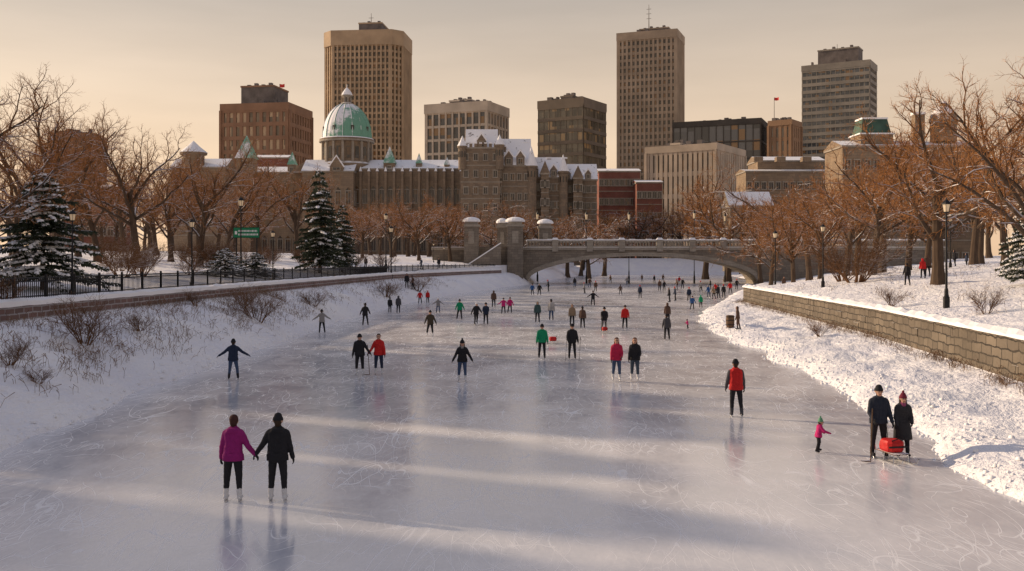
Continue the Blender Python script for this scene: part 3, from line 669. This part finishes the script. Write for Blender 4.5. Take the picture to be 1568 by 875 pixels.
# conifers
M_needle=plain('conifer_needles',(.045,.058,.032),.85,.4,2)
def conifer_mesh(seed,H=9,R=2.6,snowy=.5,nn=8,gap=.034):
    rng=random.Random(seed); mb=MB(); mb.tube([Vector((0,0,-.3)),Vector((0,0,H*.6)),Vector((0,0,H))],[.2,.1,.02],7,0)
    z=H*.10
    while z<H*.985:
        tz=z/H; n=nn if tz<.7 else 6; a0=rng.uniform(0,6.28)
        for k in range(n):
            a=a0+6.283*k/n+rng.uniform(-.45,.45); L=R*(1-tz)**.8*rng.choice([.55,.8,1.0,1.05,1.3])*rng.uniform(.85,1.1)+.15; zz=z+rng.uniform(-.3,.3)*H*.05
            dx,dy=math.cos(a),math.sin(a); steps=max(2,int(L/.2)); pts=[]
            dr=rng.uniform(.3,.55)
            for s_ in range(steps+1):
                u=s_/steps; pts.append(Vector((dx*L*u,dy*L*u,zz+.15*L*u-dr*L*u*u+ (.15*L*u**4))))
            mb.tube([pts[0],pts[len(pts)//2],pts[-1]],[.03,.018,.008],3,0)
            perp=Vector((-dy,dx,0)); sno=rng.random()<snowy
            for s_ in range(1,steps+1):
                c=pts[s_]; u=s_/steps; wd=(.46*(1-u*.55))*min(1,L)
                for sd in (-1,1):
                    for q_ in range(4):
                        e=c+perp*sd*wd*rng.uniform(.4,1.15)+Vector((dx,dy,0))*rng.uniform(.02,.3)+Vector((0,0,rng.uniform(-.28,.03)))
                        w_=Vector((dx,dy,0))*.06+Vector((0,0,rng.uniform(-.05,.05)))
                        mb.add([c-w_,c+w_,e+w_*.5,e-w_*.5],[(0,1,2,3)],1)
                if sno and rng.random()<.8:
                    r=wd*rng.uniform(.35,.85); vs=[]; c2=c+perp*rng.uniform(-.12,.12)
                    for kk in range(7): vs.append(c2+Vector((math.cos(kk*.898)*r*rng.uniform(.6,1.3),math.sin(kk*.898)*r*rng.uniform(.6,1.3),-.07*rng.random())))
                    for kk in range(7): vs.append(c2+Vector((math.cos(kk*.898)*r*.6,math.sin(kk*.898)*r*.6,.07+rng.random()*.05)))
                    mb.add(vs,[(kk,(kk+1)%7,7+(kk+1)%7,7+kk) for kk in range(7)]+[(7,8,9,10,11,12,13)],2)
        z+=H*gap*rng.uniform(.7,1.4)
    return mb.mesh('pine_tree',[M_bark,M_needle,M_cap]),H
CF=[conifer_mesh(2,8,4.2,.68,8,.045),conifer_mesh(6,10,2.4,.36)]
def conif(px,Y,top,v,ws=1):
    x=bx(px,Y); g=surf(x,Y); s=(bz(top,Y)-g)/CF[v][1]; put('pine_tree',CF[v][0],(x,Y,g),px,(s*ws,s*ws,s))
conif(66,54,258,0,1.05); conif(490,118,258,1); conif(524,125,312,1,1.0); conif(345,88,378,0,1.7); conif(392,92,385,0,1.7); conif(1575,60,300,0,.7); conif(505,150,330,1,1.2)

# ------------------------------------------------------------ street furniture
M_lampg=NT('lamp_glass'); M_lampg.b.inputs['Emission Color'].default_value=(1,.6,.25,1); M_lampg.b.inputs['Emission Strength'].default_value=.15; M_lampg=M_lampg.fin((.6,.52,.4),.3)
lm=MB(); H=5.6
lm.lathe(0,0,[(.17,-.2),(.17,.5),(.11,.6),(.10,.9),(.065,1.0),(.045,H-1.0),(.08,H-.95),(.04,H-.85),(.04,H-.7)],10,0)
lm.lathe(0,0,[(.10,H-.72),(.19,H-.66),(.2,H-.64)],6,0); lm.lathe(0,0,[(.15,H-.64),(.22,H-.25)],6,1)
lm.lathe(0,0,[(.27,H-.25),(.24,H-.18),(.1,H-.05),(.04,H),(.01,H+.12)],6,0)
for k in range(6):
    a=k*math.pi/3; lm.cyl((math.cos(a)*.155,math.sin(a)*.155,H-.64),(math.cos(a)*.225,math.sin(a)*.225,H-.25),.014,.014,4,0)
lm.cyl((-.3,0,H-1.15),(.3,0,H-1.15),.018,.018,5,0)
LM=lm.mesh('street_lamp',[M_iron,M_lampg])
def lamp(px,Y,top):
    x=bx(px,Y); g=surf(x,Y); s=(bz(top,Y)-g)/(H+.1); put('street_lamp',LM,(x,Y,g),0,(min(1.2,s),min(1.2,s),s))
for a in ((111,46,320),(294,62,334),(369,95,300),(418,80,352),(599,130,345),(591,145,325),(1449,50.4,303),(1260,84,342),(1187,108,352),(1110,215,325),(898,205,322),(963,205,322),(1063,205,320),(680,175,378),(664,185,372),(1455,96,330),(823,215,322)): lamp(*a)
s=MB(); Y=96; x0,x1=bx(358,Y),bx(397,Y); z0,z1=bz(364,Y),bz(349,Y)
s.box(x0,x1,Y-.04,Y+.04,z0,z1,0); s.box(x0-.04,x1+.04,Y-.02,Y+.06,z0-.04,z1+.04,2)
for r_ in range(2):
    x=x0+.45
    rr_=random.Random(r_)
    while x<x1-.2:
        w_=rr_.uniform(.05,.12); zz=z0+.2+r_*.34; s.box(x,x+w_,Y-.05,Y-.042,zz,zz+.18,1); x+=w_+.05
s.box(x0+.12,x0+.34,Y-.05,Y-.042,z0+.3,z0+.62,1)
xp=x0+.25; s.cyl((xp,Y+.1,surf(xp,Y)-.2),(xp,Y+.1,z1+.1),.06,.06,8,2); xp=x1-.25; s.cyl((xp,Y+.1,surf(xp,Y)-.2),(xp,Y+.1,z1+.1),.06,.06,8,2)
s.obj('road_sign',[plain('green_sign_paint',(.01,.20,.09),.4,.05),plain('white_paint',(.8,.8,.8),.5,.05),M_iron])
bxp,byp=hit(1118,503); s=MB(); s.lathe(0,0,[(.30,0),(.34,.3),(.36,.55),(.34,.8),(.31,1.0),(.27,1.0),(.27,.9)],14,0)
for z in (.2,.55,.85): s.lathe(0,0,[(.365,z),(.365,z+.06)],14,1)
s.obj('rubbish_barrel',[M_wood,M_iron],(bxp,byp,surf(bxp,byp)),0).scale=(.8,.8,.8)

# ------------------------------------------------------------ people
def V(*a): return Vector(a)
cloth={}
def cm(col,rough=.85):
    k=tuple(col)
    if k not in cloth:
        t=NT('fabric'); o=t.obj(); n1=t.noise(o,9,3); t.bump(t.noise(o,14,3),.5,.03)
        cloth[k]=t.fin(t.mix(n1,tuple(c*.75 for c in col),tuple(min(1,c*1.2) for c in col)),rough,.25)
    return cloth[k]
M_skin=plain('skin',(.48,.28,.20),.6,.08,8); M_dark=plain('dark_eye',(.02,.015,.012),.3,.1); M_lip=plain('lips',(.35,.12,.10),.6,.1)
def dirv(side,p,ab): return V(side*math.sin(ab),math.sin(p)*math.cos(ab),-math.cos(p)*math.cos(ab))
def person_mesh(name,armL,armR,legL,legR,lean=5,hat='toque',hair='short',coat='jacket',female=False,scarf=False,skates=True,vox=.014,turn=0,bag=False,chub=1.0,headk=1.0):
    parts=[]
    def P(a,b,ra,rb,m,lim=None,k=None):
        k=chub if k is None else k
        parts.append((Vector(a),Vector(b),ra*k,rb*k,m,lim))
    le=rad(lean); fw=.9 if female else 1.0
    up=V(0,math.sin(le),math.cos(le))
    def tp(x,y,h): return V(x,y,0)+up*h
    P(tp(0,0,.04),tp(0,0,.40),.128,.122,0)
    for sd in(-1,1):
        P(tp(sd*.085*fw,0,.02),tp(sd*.078*fw,0,.24),.128,.124 if not female else .108,0)
        P(tp(sd*.078*fw,0,.24),tp(sd*.10*fw,.0,.41),.124 if not female else .110,.122,0)
    P(tp(-.15*fw,0,.445),tp(.15*fw,0,.445),.082,.082,0)
    P(tp(-.07,0,.50),tp(.07,0,.50),.07,.07,0)
    if female: P(tp(-.05,.07,.36),tp(.05,.07,.36),.075,.075,0)
    hemz=-.10
    if coat=='long': hemz=-.40
    for sd in(-1,1): P(tp(sd*.075,0,.0),V(sd*.08,0,hemz+.04),.13,.135 if coat!='long' else .15,0,hemz)
    P(tp(0,.01,.49),tp(0,.02,.55),.085,.078,9 if scarf else 0)
    P(tp(0,.01,.50),tp(0,.02,.60),.055,.052,3)
    hz=.665
    hc=tp(0,.025,hz+(.03 if headk>1 else 0)); tr=Matrix.Rotation(rad(turn),3,'Z')
    def hp(x,y,z): return hc+tr@(V(x,y,z)*headk)
    H=headk
    P(hp(0,-.012,.035),hp(0,.0,.045),.092,.090,3,k=H); P(hp(0,.022,-.065),hp(0,.008,0),.055,.080,3,k=H)
    P(hp(0,.098,.0),hp(0,.110,-.022),.010,.017,3,k=H)
    for sd in(-1,1): P(hp(sd*.088,-.005,.012),hp(sd*.086,-.008,-.022),.014,.010,3,k=H)
    if hat=='toque':
        P(hp(0,-.012,.060),hp(0,-.018,.105),.102,.086,4,k=H); P(hp(-.02,-.03,.045),hp(.02,-.03,.045),.092,.092,4,k=H)
        if female: P(hp(0,-.02,.21),hp(0,-.02,.215),.038,.038,4,k=H)
    elif hat=='hood':
        P(hp(0,-.035,.03),hp(0,-.03,.05),.113,.108,0,k=H); P(hp(0,-.05,-.08),hp(0,-.035,.0),.095,.108,0,k=H)
    else:
        P(hp(0,-.022,.050),hp(0,-.018,.065),.098,.095,5,k=H); P(hp(0,-.045,-.03),hp(0,-.035,.03),.074,.086,5,k=H)
    if hat!='hood':
        P(tp(-.07,-.08,.49),tp(.07,-.08,.49),.062,.062,0)
    if hair=='long':
        for sd in(-1,1): P(hp(sd*.058,-.04,.02),hp(sd*.078,-.03,-.22),.052,.032,5,k=H)
        P(hp(0,-.07,.02),hp(0,-.085,-.24),.058,.045,5,k=H)
    elif hat=='toque': P(hp(0,-.045,-.04),hp(0,-.04,.02),.068,.074,5,k=H)
    if bag: P(tp(-.06,-.17,.2),tp(-.06,-.16,.42),.10,.09,9); P(tp(.06,-.17,.2),tp(.06,-.16,.42),.10,.09,9)
    hands=[];feet=[]
    for sd,arm in((-1,armL),(1,armR)):
        p,ab,p2,ab2=[rad(q) for q in arm]
        s0=tp(sd*.175*fw,0,.435); el=s0+dirv(sd,p,ab)*.29; wr=el+dirv(sd,p2,ab2)*.24
        P(s0,el,.076,.062,11); P(el,wr,.062,.047,11); hands.append((sd,wr,dirv(sd,p2,ab2)))
    for sd,leg in((-1,legL),(1,legR)):
        p,ab,p2,ab2=[rad(q) for q in leg]
        h0=V(sd*.09,0,-.02); kn=h0+dirv(sd,p,ab)*.42; an=kn+dirv(sd,p2,ab2)*.39
        P(h0,kn,.105,.072,1); P(kn,an+(kn-an)*.25,.072,.055,1)
        tilt=p2; f=V(0,math.cos(tilt),math.sin(tilt)) if tilt<-.25 else V(0,1,-.02)
        f.normalize(); sh=(kn-an).normalized()
        P(an+(kn-an)*.30,an,.060,.054,2); P(an-sh*.045-f*.03,an-sh*.055+f*.15,.048,.040,2)
        feet.append((an-sh*.055,f,sh))
    mb=MB()
    for a,b,ra,rb,m,lim in parts: mb.capsule(a,b,ra,rb,0,12)
    me=bpy.data.meshes.new('tmp'); me.from_pydata(mb.v,[],mb.f); ob=bpy.data.objects.new('tmp',me); coll.objects.link(ob)
    md=ob.modifiers.new('r','REMESH'); md.mode='VOXEL'; md.voxel_size=vox; md.use_smooth_shade=True
    sm=ob.modifiers.new('s','SMOOTH'); sm.factor=.5; sm.iterations=2
    dg=bpy.context.evaluated_depsgraph_get(); ev=ob.evaluated_get(dg); m2=ev.to_mesh()
    nv=len(m2.vertices); co=np.empty(nv*3); m2.vertices.foreach_get('co',co); co=co.reshape(-1,3)
    faces=[tuple(p.vertices) for p in m2.polygons]
    ev.to_mesh_clear(); bpy.data.objects.remove(ob)
    cen=np.array([co[list(f)].mean(axis=0) for f in faces])
    best=np.full(len(faces),1e9); idx=np.zeros(len(faces),int); hatz=hc.z+.026*headk
    for a,b,ra,rb,m,lim in parts:
        A=np.array(a);Bv=np.array(b);d=Bv-A; L2=max(d@d,1e-9)
        tt=np.clip(((cen-A)@d)/L2,0,1); dist=np.linalg.norm(cen-(A+tt[:,None]*d),axis=1)-(ra+(rb-ra)*tt)
        if m==4 and ra>.08: dist=dist-.012; dist[cen[:,2]<hatz]=9
        if m==0 and lim is not None: dist[cen[:,2]<lim]=9
        u=dist<best; best[u]=dist[u]; idx[u]=m
    for i in range(nv):
        c=co[i]
        if c[2]<hc.z-.12:
            k=noise.noise(Vector((c[0]*9,c[1]*9,c[2]*16)))*.008*chub
            co[i]=c+np.array([c[0],c[1],0])/max(.05,math.hypot(c[0],c[1]))*k
    out=MB(); out.v=[tuple(c) for c in co]; out.f=faces; out.m=[int(i) for i in idx]
    def ring(z0,z1,rx,ry,m,fl=1.0):
        n=24; vs=[]; NR=5
        for q in range(NR):
            t_=q/(NR-1); z=z0+(z1-z0)*t_; k=fl+(1-fl)*t_
            if q==NR-1: k*=.86
            for i in range(n):
                a=6.2832*i/n; w=1+.02*math.sin(a*5+q)
                vs.append((math.cos(a)*rx*k*w*chub,math.sin(a)*ry*k*w*chub,z))
        out.add(vs,[(r*n+i,r*n+(i+1)%n,(r+1)*n+(i+1)%n,(r+1)*n+i) for r in range(NR-1) for i in range(n)]+[tuple(reversed(range(n)))],m)
    ring(hemz-.02,.04,.222,.148,0,1.02) if coat!='long' else ring(hemz-.06,.02,.222,.16,0,1.18)
    for sd in(-1,1):
        e=hp(sd*.034,.084,.012); out.capsule(e,e+V(0,.001,0),.012*H,.012*H,8,8)
        e1=hp(sd*.018,.090,.034); e2=hp(sd*.048,.082,.036); out.capsule(e1,e2,.006*H,.005*H,5,6)
    out.capsule(hp(-.022,.084,-.055),hp(.022,.084,-.055),.008*H,.008*H,10,6)
    for sd,wr,d in hands:
        d=d.normalized(); side=V(sd,0,0)
        nrm=(side-d*side.dot(d)).normalized() if abs(side.dot(d))<.95 else V(0,0,1)
        acr=d.cross(nrm).normalized()
        if acr.y<0: acr=-acr
        for q in (-.022,0,.022): out.capsule(wr+acr*q*.6,wr+d*.085+acr*q,.021,.017,6,8)
        for k,(q,L) in enumerate(((.032,.068),(.011,.078),(-.011,.072),(-.031,.055))):
            b0=wr+d*.088+acr*q; b1=b0+(d*.95-nrm*.25)*L*.5; b2=b1+(d*.75-nrm*.65)*L*.5
            out.capsule(b0,b1,.012,.011,6,6); out.capsule(b1,b2,.011,.009,6,6)
        b0=wr+d*.03+acr*.03; b1=b0+(d*.6+acr*.7-nrm*.1)*.04; b2=b1+(d*.9+acr*.2-nrm*.3)*.032
        out.capsule(b0,b1,.014,.012,6,6); out.capsule(b1,b2,.012,.01,6,6)
        out.capsule(wr-d*.03,wr+d*.01,.05*chub,.045*chub,11,10)
    for an,f,sh in feet:
        lt=f.cross(sh).normalized()
        def bl(y0,y1,h0,h1,w_,m):
            p=[an+f*y+sh*h+lt*s_ for s_ in(-w_,w_) for y,h in((y0,h0),(y1,h0),(y1,h1),(y0,h1))]
            out.add(p,[(0,1,2,3),(7,6,5,4),(0,4,5,1),(1,5,6,2),(2,6,7,3),(3,7,4,0)],m)
        if skates:
            bl(-.07,.19,-.088,-.060,.004,7); bl(-.05,.0,-.062,-.03,.014,7); bl(.08,.14,-.062,-.03,.014,7)
    zmin=min(v[2] for v in out.v); zmax=max(v[2] for v in out.v)
    out.v=[(x,y,z-zmin) for x,y,z in out.v]
    return out.mesh(name,[M_skin]*12,True),zmax-zmin
PV={}
PV['w_hold']=person_mesh('w',(4,16,12,8),(5,26,18,34),(2,5,-3,3),(-2,5,-6,3),4,'none','short',female=True)
PV['m_hold']=person_mesh('m',(5,30,16,36),(4,14,16,10),(3,4,-3,3),(-1,6,-5,3),4,'toque','short')
PV['glide']=person_mesh('g',(-8,26,20,22),(14,24,40,12),(10,6,-10,5),(4,12,-12,9),10)
PV['wide']=person_mesh('wd',(-5,48,8,58),(5,50,14,60),(8,7,-8,5),(6,10,-10,7),8)
PV['strideL']=person_mesh('sl',(30,18,60,8),(-30,22,-8,18),(-22,8,-42,8),(18,4,-8,2),14)
PV['strideR']=person_mesh('sr',(-30,22,-8,18),(30,18,60,8),(18,4,-8,2),(-20,10,-50,10),14)
PV['stand']=person_mesh('sd',(2,16,22,6),(6,14,16,8),(5,4,-4,2),(-5,5,-12,4),6,'toque','short')
PV['w_glide']=person_mesh('wg',(-5,28,14,30),(8,26,20,26),(8,4,-6,3),(-4,6,-12,4),6,'toque','long',female=True,scarf=True)
PV['w_close']=person_mesh('wc',(10,12,60,-10),(12,10,24,6),(10,3,-6,2),(-6,3,-16,3),4,'none','long',female=True)
PV['m_walk']=person_mesh('mw',(12,10,30,2),(-8,12,10,8),(12,3,-4,2),(-8,4,-20,3),5,'toque','short',bag=True)
PV['m_pole']=person_mesh('mp',(6,16,24,8),(10,14,50,-6),(3,5,-2,4),(0,5,-4,3),2,'toque','short')
PV['w_coat']=person_mesh('wl',(16,10,60,-12),(8,10,34,0),(3,3,-2,3),(0,3,-4,3),3,'toque','long','long',True,True)
PV['push']=person_mesh('pu',(35,8,70,-6),(35,8,70,-6),(16,4,-4,3),(-12,4,-34,4),14)
PV['hood']=person_mesh('ho',(2,12,18,4),(-4,12,8,6),(6,4,-5,3),(-5,4,-14,3),5,'hood')
PV['child']=person_mesh('ch',(30,35,50,20),(40,30,70,10),(14,9,-6,6),(-4,10,-18,6),10,'toque',female=True,scarf=True,chub=1.3,headk=1.42)
BK=(.018,.018,.022);NV=(.02,.03,.06);RD=(.50,.02,.02);JN=(.05,.08,.15);MG=(.48,.02,.15);PU=(.27,.015,.15);GN=(.01,.26,.12);GY=(.25,.24,.24);BR=(.10,.06,.045);TN=(.25,.18,.12);WH=(.65,.65,.66);BL=(.03,.09,.25);CH=(.06,.06,.07)
rp=random.Random(77)
def person(px,py,hpx,v,face,jk,pt=BK,hat=BK,boots=None,hair=(.05,.03,.02),scarf=None,glove=BK,sleeve=None,name='skater',pos=None):
    x,Y=hit(px,py) if pos is None else pos
    me,h=PV[v]; H_=hpx/F*Y if hpx else rp.uniform(1.62,1.82); s=H_/h
    o=put(name,me,(x,Y,surf(x,Y)+.002),rad(face),s)
    cols=[jk,pt,boots or BK,None,hat,hair,glove,None,None,scarf or jk,None,sleeve or jk]
    for i,sl_ in enumerate(o.material_slots):
        sl_.link='OBJECT'
        sl_.material=cm(cols[i]) if cols[i] is not None else (M_skin if i==3 else M_metal if i==7 else M_dark if i==8 else M_lip)
    return o,x,Y
person(357,770,133,'w_hold',0,PU,BK,boots=WH,hair=(.06,.025,.02))
person(425,772,136,'m_hold',0,BK,BK,BK,boots=WH)
person(357,582,63,'wide',8,NV,JN)
person(551,575,64,'m_hold',180,BK,BK,BK,boots=WH)
person(580,574,63,'w_hold',180,RD,NV,BK,boots=WH)
person(708,585,67,'w_glide',180,BK,JN,BK,boots=WH,scarf=GY)
person(659,516,41,'glide',180,(.05,.04,.03),BK,BK,boots=WH)
person(493,511,37,'wide',20,GY,BK,BK)
person(559,499,35,'glide',0,BK,BK,BK)
person(597,480,25,'m_walk',0,BK); person(610,480,27,'hood',0,CH)
person(643,466,21,'glide',0,RD); person(655,465,20,'hood',180,RD); person(671,480,24,'wide',180,GY,JN,WH)
person(704,490,32,'glide',180,GN,BK); person(729,498,35,'strideL',200,BK,BK,WH); person(744,498,35,'push',180,NV,BK)
person(756,471,26,'hood',0,BR); person(771,481,25,'wide',180,MG,BK); person(781,480,25,'glide',180,MG,BK)
person(830,550,54,'stand',180,GN,BK,BK); person(876,551,55,'m_pole',180,BK,BK,BK)
person(823,495,33,'hood',180,(.05,.09,.09)); person(844,492,34,'m_walk',0,(.4,.38,.36),JN)
person(876,500,34,'hood',180,TN,BK); person(892,504,35,'m_walk',0,BR,BK); person(925,509,39,'push',180,BK,BK); person(957,504,37,'stand',180,RD,BK)
person(944,585,68,'w_close',180,(.45,.02,.07),JN,boots=WH,hair=(.08,.03,.02)); person(972,585,68,'w_close',172,BK,(.05,.07,.1),boots=WH,hair=(.10,.04,.02))
person(1021,521,40,'stand',0,CH,BK); person(1022,496,32,'hood',0,BR); person(1060,475,22,'glide',180,BL); person(1073,472,20,'hood',0,GN); person(1053,504,16,'child',90,MG,BK)
person(1127,640,89,'stand',0,RD,BK,BK,boots=CH,sleeve=CH)
person(1253,694,56,'child',-90,MG,BK,(.12,.3,.18),boots=BK,glove=MG)
person(1345,701,112,'m_pole',180,(.02,.025,.04),BK,BK,boots=BK); person(1382,701,103,'w_coat',176,(.03,.03,.035),BK,(.16,.02,.04),scarf=(.25,.06,.14),name='woman_in_coat')
person(1130,506,36,'hood',70,BR,BR)
person(908,469,24,'wide',180,BK); person(950,452,16,'glide',0,BR)
for px,py in ((815,453),(826,453),(895,450),(912,447),(980,458),(1010,446),(1017,446),(1037,444),(1045,443),(1073,449),(1093,459),(1100,458),(1108,457),(1128,444),(1025,463),(1034,461),(1085,456),(1096,451),(840,447),(903,441),(1040,436),(960,438),(1002,434),(935,434),(983,432),(1118,450),(1015,432),(880,441),(1088,444),(1055,462)):
    person(px,py,None,rp.choice(['glide','hood','m_walk','stand','stand','w_glide','strideL']),rp.choice([0,180,180,30,200,90]),rp.choice([BK,NV,RD,BR,CH,BL,BK,BK,GY,TN]),rp.choice([BK,JN,BK]),rp.choice([BK,RD,GY]))
for px,Y,col in ((623,120,BK),(632,121,BR),(645,150,NV),(672,160,BK),(1389,72,BK),(1413,80,RD),(1420,81,BR),(1480,110,NV),(1462,100,BK),(1200,140,BR),(560,140,BK)):
    x=bx(px,Y); person(px,0,None,rp.choice(['hood','m_walk']),rp.choice([0,180,90]),col,name='pedestrian',pos=(x,Y))
M_redv=plain('red_vinyl',(.50,.012,.012),.5,.2,6,bump=.4)
def sled(px,py,sc=1,face=0):
    x,Y=hit(px,py); s=MB()
    for sd in(-.2,.2):
        s.tube([V(sd,-.75,.16),V(sd,-.68,.06),V(sd,-.5,.015),V(sd,.6,.015)],[.016]*4,5,1)
        for y in(-.35,.05,.4): s.cyl((sd,y,.02),(sd*.9,y,.2),.014,.014,5,1)
    for k in range(5): s.box(-.2+k*.085,-.135+k*.085,-.4,.45,.2,.22,2)
    s.tube([V(-.18,.42,.2),V(-.18,.55,.9),V(-.12,.56,.95),V(.12,.56,.95),V(.18,.55,.9),V(.18,.42,.2)],[.014]*6,6,1)
    vs=[];n=16
    secs=[(.16,.225),(.20,.235),(.225,.28),(.23,.36),(.225,.44),(.20,.49),(.15,.51)]
    for r,z in secs:
        for i in range(n):
            a=6.2832*(i+.5)/n; ca,sa=math.cos(a),math.sin(a); k=1/((abs(ca)**4+abs(sa)**4)**.25)
            vs.append((ca*k*r*(1+.03*math.sin(a*3+z*20)),sa*k*r*1.15+.02,z))
    s.add(vs,[(q*n+i,q*n+(i+1)%n,(q+1)*n+(i+1)%n,(q+1)*n+i) for q in range(len(secs)-1) for i in range(n)]+[tuple((len(secs)-1)*n+i for i in range(n))],0)
    s.tube([V(-.14,-.2,.5),V(0,-.26,.56),V(.14,-.2,.5)],[.014]*3,5,3); s.box(-.238,.238,-.252,-.235,.34,.38,3)
    s.obj('sled',[M_redv,M_metal,M_wood,M_iron],(x,Y,.004),rad(face)).scale=(sc,sc,sc)
sled(1366,708,1.0,12); sled(847,527,.8,90); sled(926,511,.8,0)
def stick(px,py,dx):
    x,Y=hit(px,py); s=MB(); s.tube([V(0,0,.03),V(dx,.1,1.25)],[.014,.014],6,0,True); s.tube([V(0,0,.03),V(-.12,-.05,.04),V(-.25,-.06,.05)],[.02,.022,.015],5,0,True)
    s.obj('hockey_stick',[M_wood],(x,Y,.002))
stick(1333,709,.08); stick(566,575,-.1)
def pole(px,py):
    x,Y=hit(px,py); s=MB(); s.cyl((0,0,0),(.06,.05,1.05),.008,.01,6,0); s.lathe(.01,0,[(.05,.07),(.05,.08)],8,0); s.cyl((.055,.045,.97),(.062,.052,1.1),.016,.016,6,0); s.obj('ski_pole',[M_iron],(x,Y,.002))
pole(866,553); pole(887,553)

# ------------------------------------------------------------ light
EL=rad(18.5); AZ=rad(25)
sd=Vector((-math.cos(AZ)*math.cos(EL),math.sin(AZ)*math.cos(EL),math.sin(EL)))
ld=bpy.data.lights.new('sun','SUN'); ld.energy=5.0; ld.angle=rad(.7); ld.color=(1,.75,.50)
lo=bpy.data.objects.new('sun',ld); lo.rotation_euler=(-sd).to_track_quat('-Z','Y').to_euler(); coll.objects.link(lo)
wd=bpy.data.worlds.new('World'); scene.world=wd; wd.use_nodes=True; nt=wd.node_tree; nt.nodes.clear()
def wn(t_): return nt.nodes.new(t_)
sky=wn('ShaderNodeTexSky'); sky.sky_type='NISHITA'; sky.sun_disc=False; sky.sun_elevation=EL; sky.sun_rotation=math.atan2(sd.x,sd.y)%(2*math.pi); sky.dust_density=3.5; sky.air_density=1.2; sky.ozone_density=1.5
b1=wn('ShaderNodeBackground'); b1.inputs[1].default_value=.08; nt.links.new(sky.outputs[0],b1.inputs[0])
tc=wn('ShaderNodeTexCoord'); sp=wn('ShaderNodeSeparateXYZ'); nt.links.new(tc.outputs['Generated'],sp.inputs[0])
cr=wn('ShaderNodeValToRGB'); nt.links.new(sp.outputs[2],cr.inputs[0]); el=cr.color_ramp.elements
el[0].position=0; el[0].color=(1.0,.68,.43,1); el[1].position=1; el[1].color=(.34,.36,.47,1)
for p,c in ((.08,(.97,.70,.47)),(.16,(.80,.62,.46)),(.25,(.58,.49,.41)),(.36,(.44,.39,.37)),(.55,(.35,.34,.40))):
    e=el.new(p); e.color=(*c,1)
mp=wn('ShaderNodeMapping'); nt.links.new(tc.outputs['Generated'],mp.inputs[0]); mp.inputs[3].default_value=(1.5,1.5,9)
nz=wn('ShaderNodeTexNoise'); nz.inputs['Scale'].default_value=1.6; nz.inputs['Detail'].default_value=6; nt.links.new(mp.outputs[0],nz.inputs['Vector'])
mr=wn('ShaderNodeMapRange'); nt.links.new(nz.outputs[0],mr.inputs[0]); mr.inputs[1].default_value=.35; mr.inputs[2].default_value=.7; mr.inputs[3].default_value=.93; mr.inputs[4].default_value=1.12
dp=wn('ShaderNodeVectorMath'); dp.operation='DOT_PRODUCT'; nt.links.new(tc.outputs['Generated'],dp.inputs[0]); dp.inputs[1].default_value=sd
m2_=wn('ShaderNodeMapRange'); nt.links.new(dp.outputs['Value'],m2_.inputs[0]); m2_.inputs[1].default_value=-.4; m2_.inputs[2].default_value=.9; m2_.inputs[3].default_value=.88; m2_.inputs[4].default_value=1.22
mm=wn('ShaderNodeMath'); mm.operation='MULTIPLY'; nt.links.new(mr.outputs[0],mm.inputs[0]); nt.links.new(m2_.outputs[0],mm.inputs[1])
vm=wn('ShaderNodeVectorMath'); vm.operation='SCALE'; nt.links.new(cr.outputs[0],vm.inputs[0]); nt.links.new(mm.outputs[0],vm.inputs['Scale'])
b2=wn('ShaderNodeBackground'); nt.links.new(vm.outputs[0],b2.inputs[0]); b2.inputs[1].default_value=1.0
mx=wn('ShaderNodeMixShader'); mx.inputs[0].default_value=.82; nt.links.new(b1.outputs[0],mx.inputs[1]); nt.links.new(b2.outputs[0],mx.inputs[2])
ow=wn('ShaderNodeOutputWorld'); nt.links.new(mx.outputs[0],ow.inputs[0])
scene.view_settings.view_transform='Standard'; scene.view_settings.look='None'; scene.view_settings.exposure=0
cd=bpy.data.cameras.new('camera'); cd.lens=35; cd.sensor_width=36; cd.shift_y=-38.5/1568; cd.clip_end=6000; cd.clip_start=.1
co=bpy.data.objects.new('camera',cd); co.location=(0,0,C); co.rotation_euler=(rad(90),0,0); coll.objects.link(co); scene.camera=co
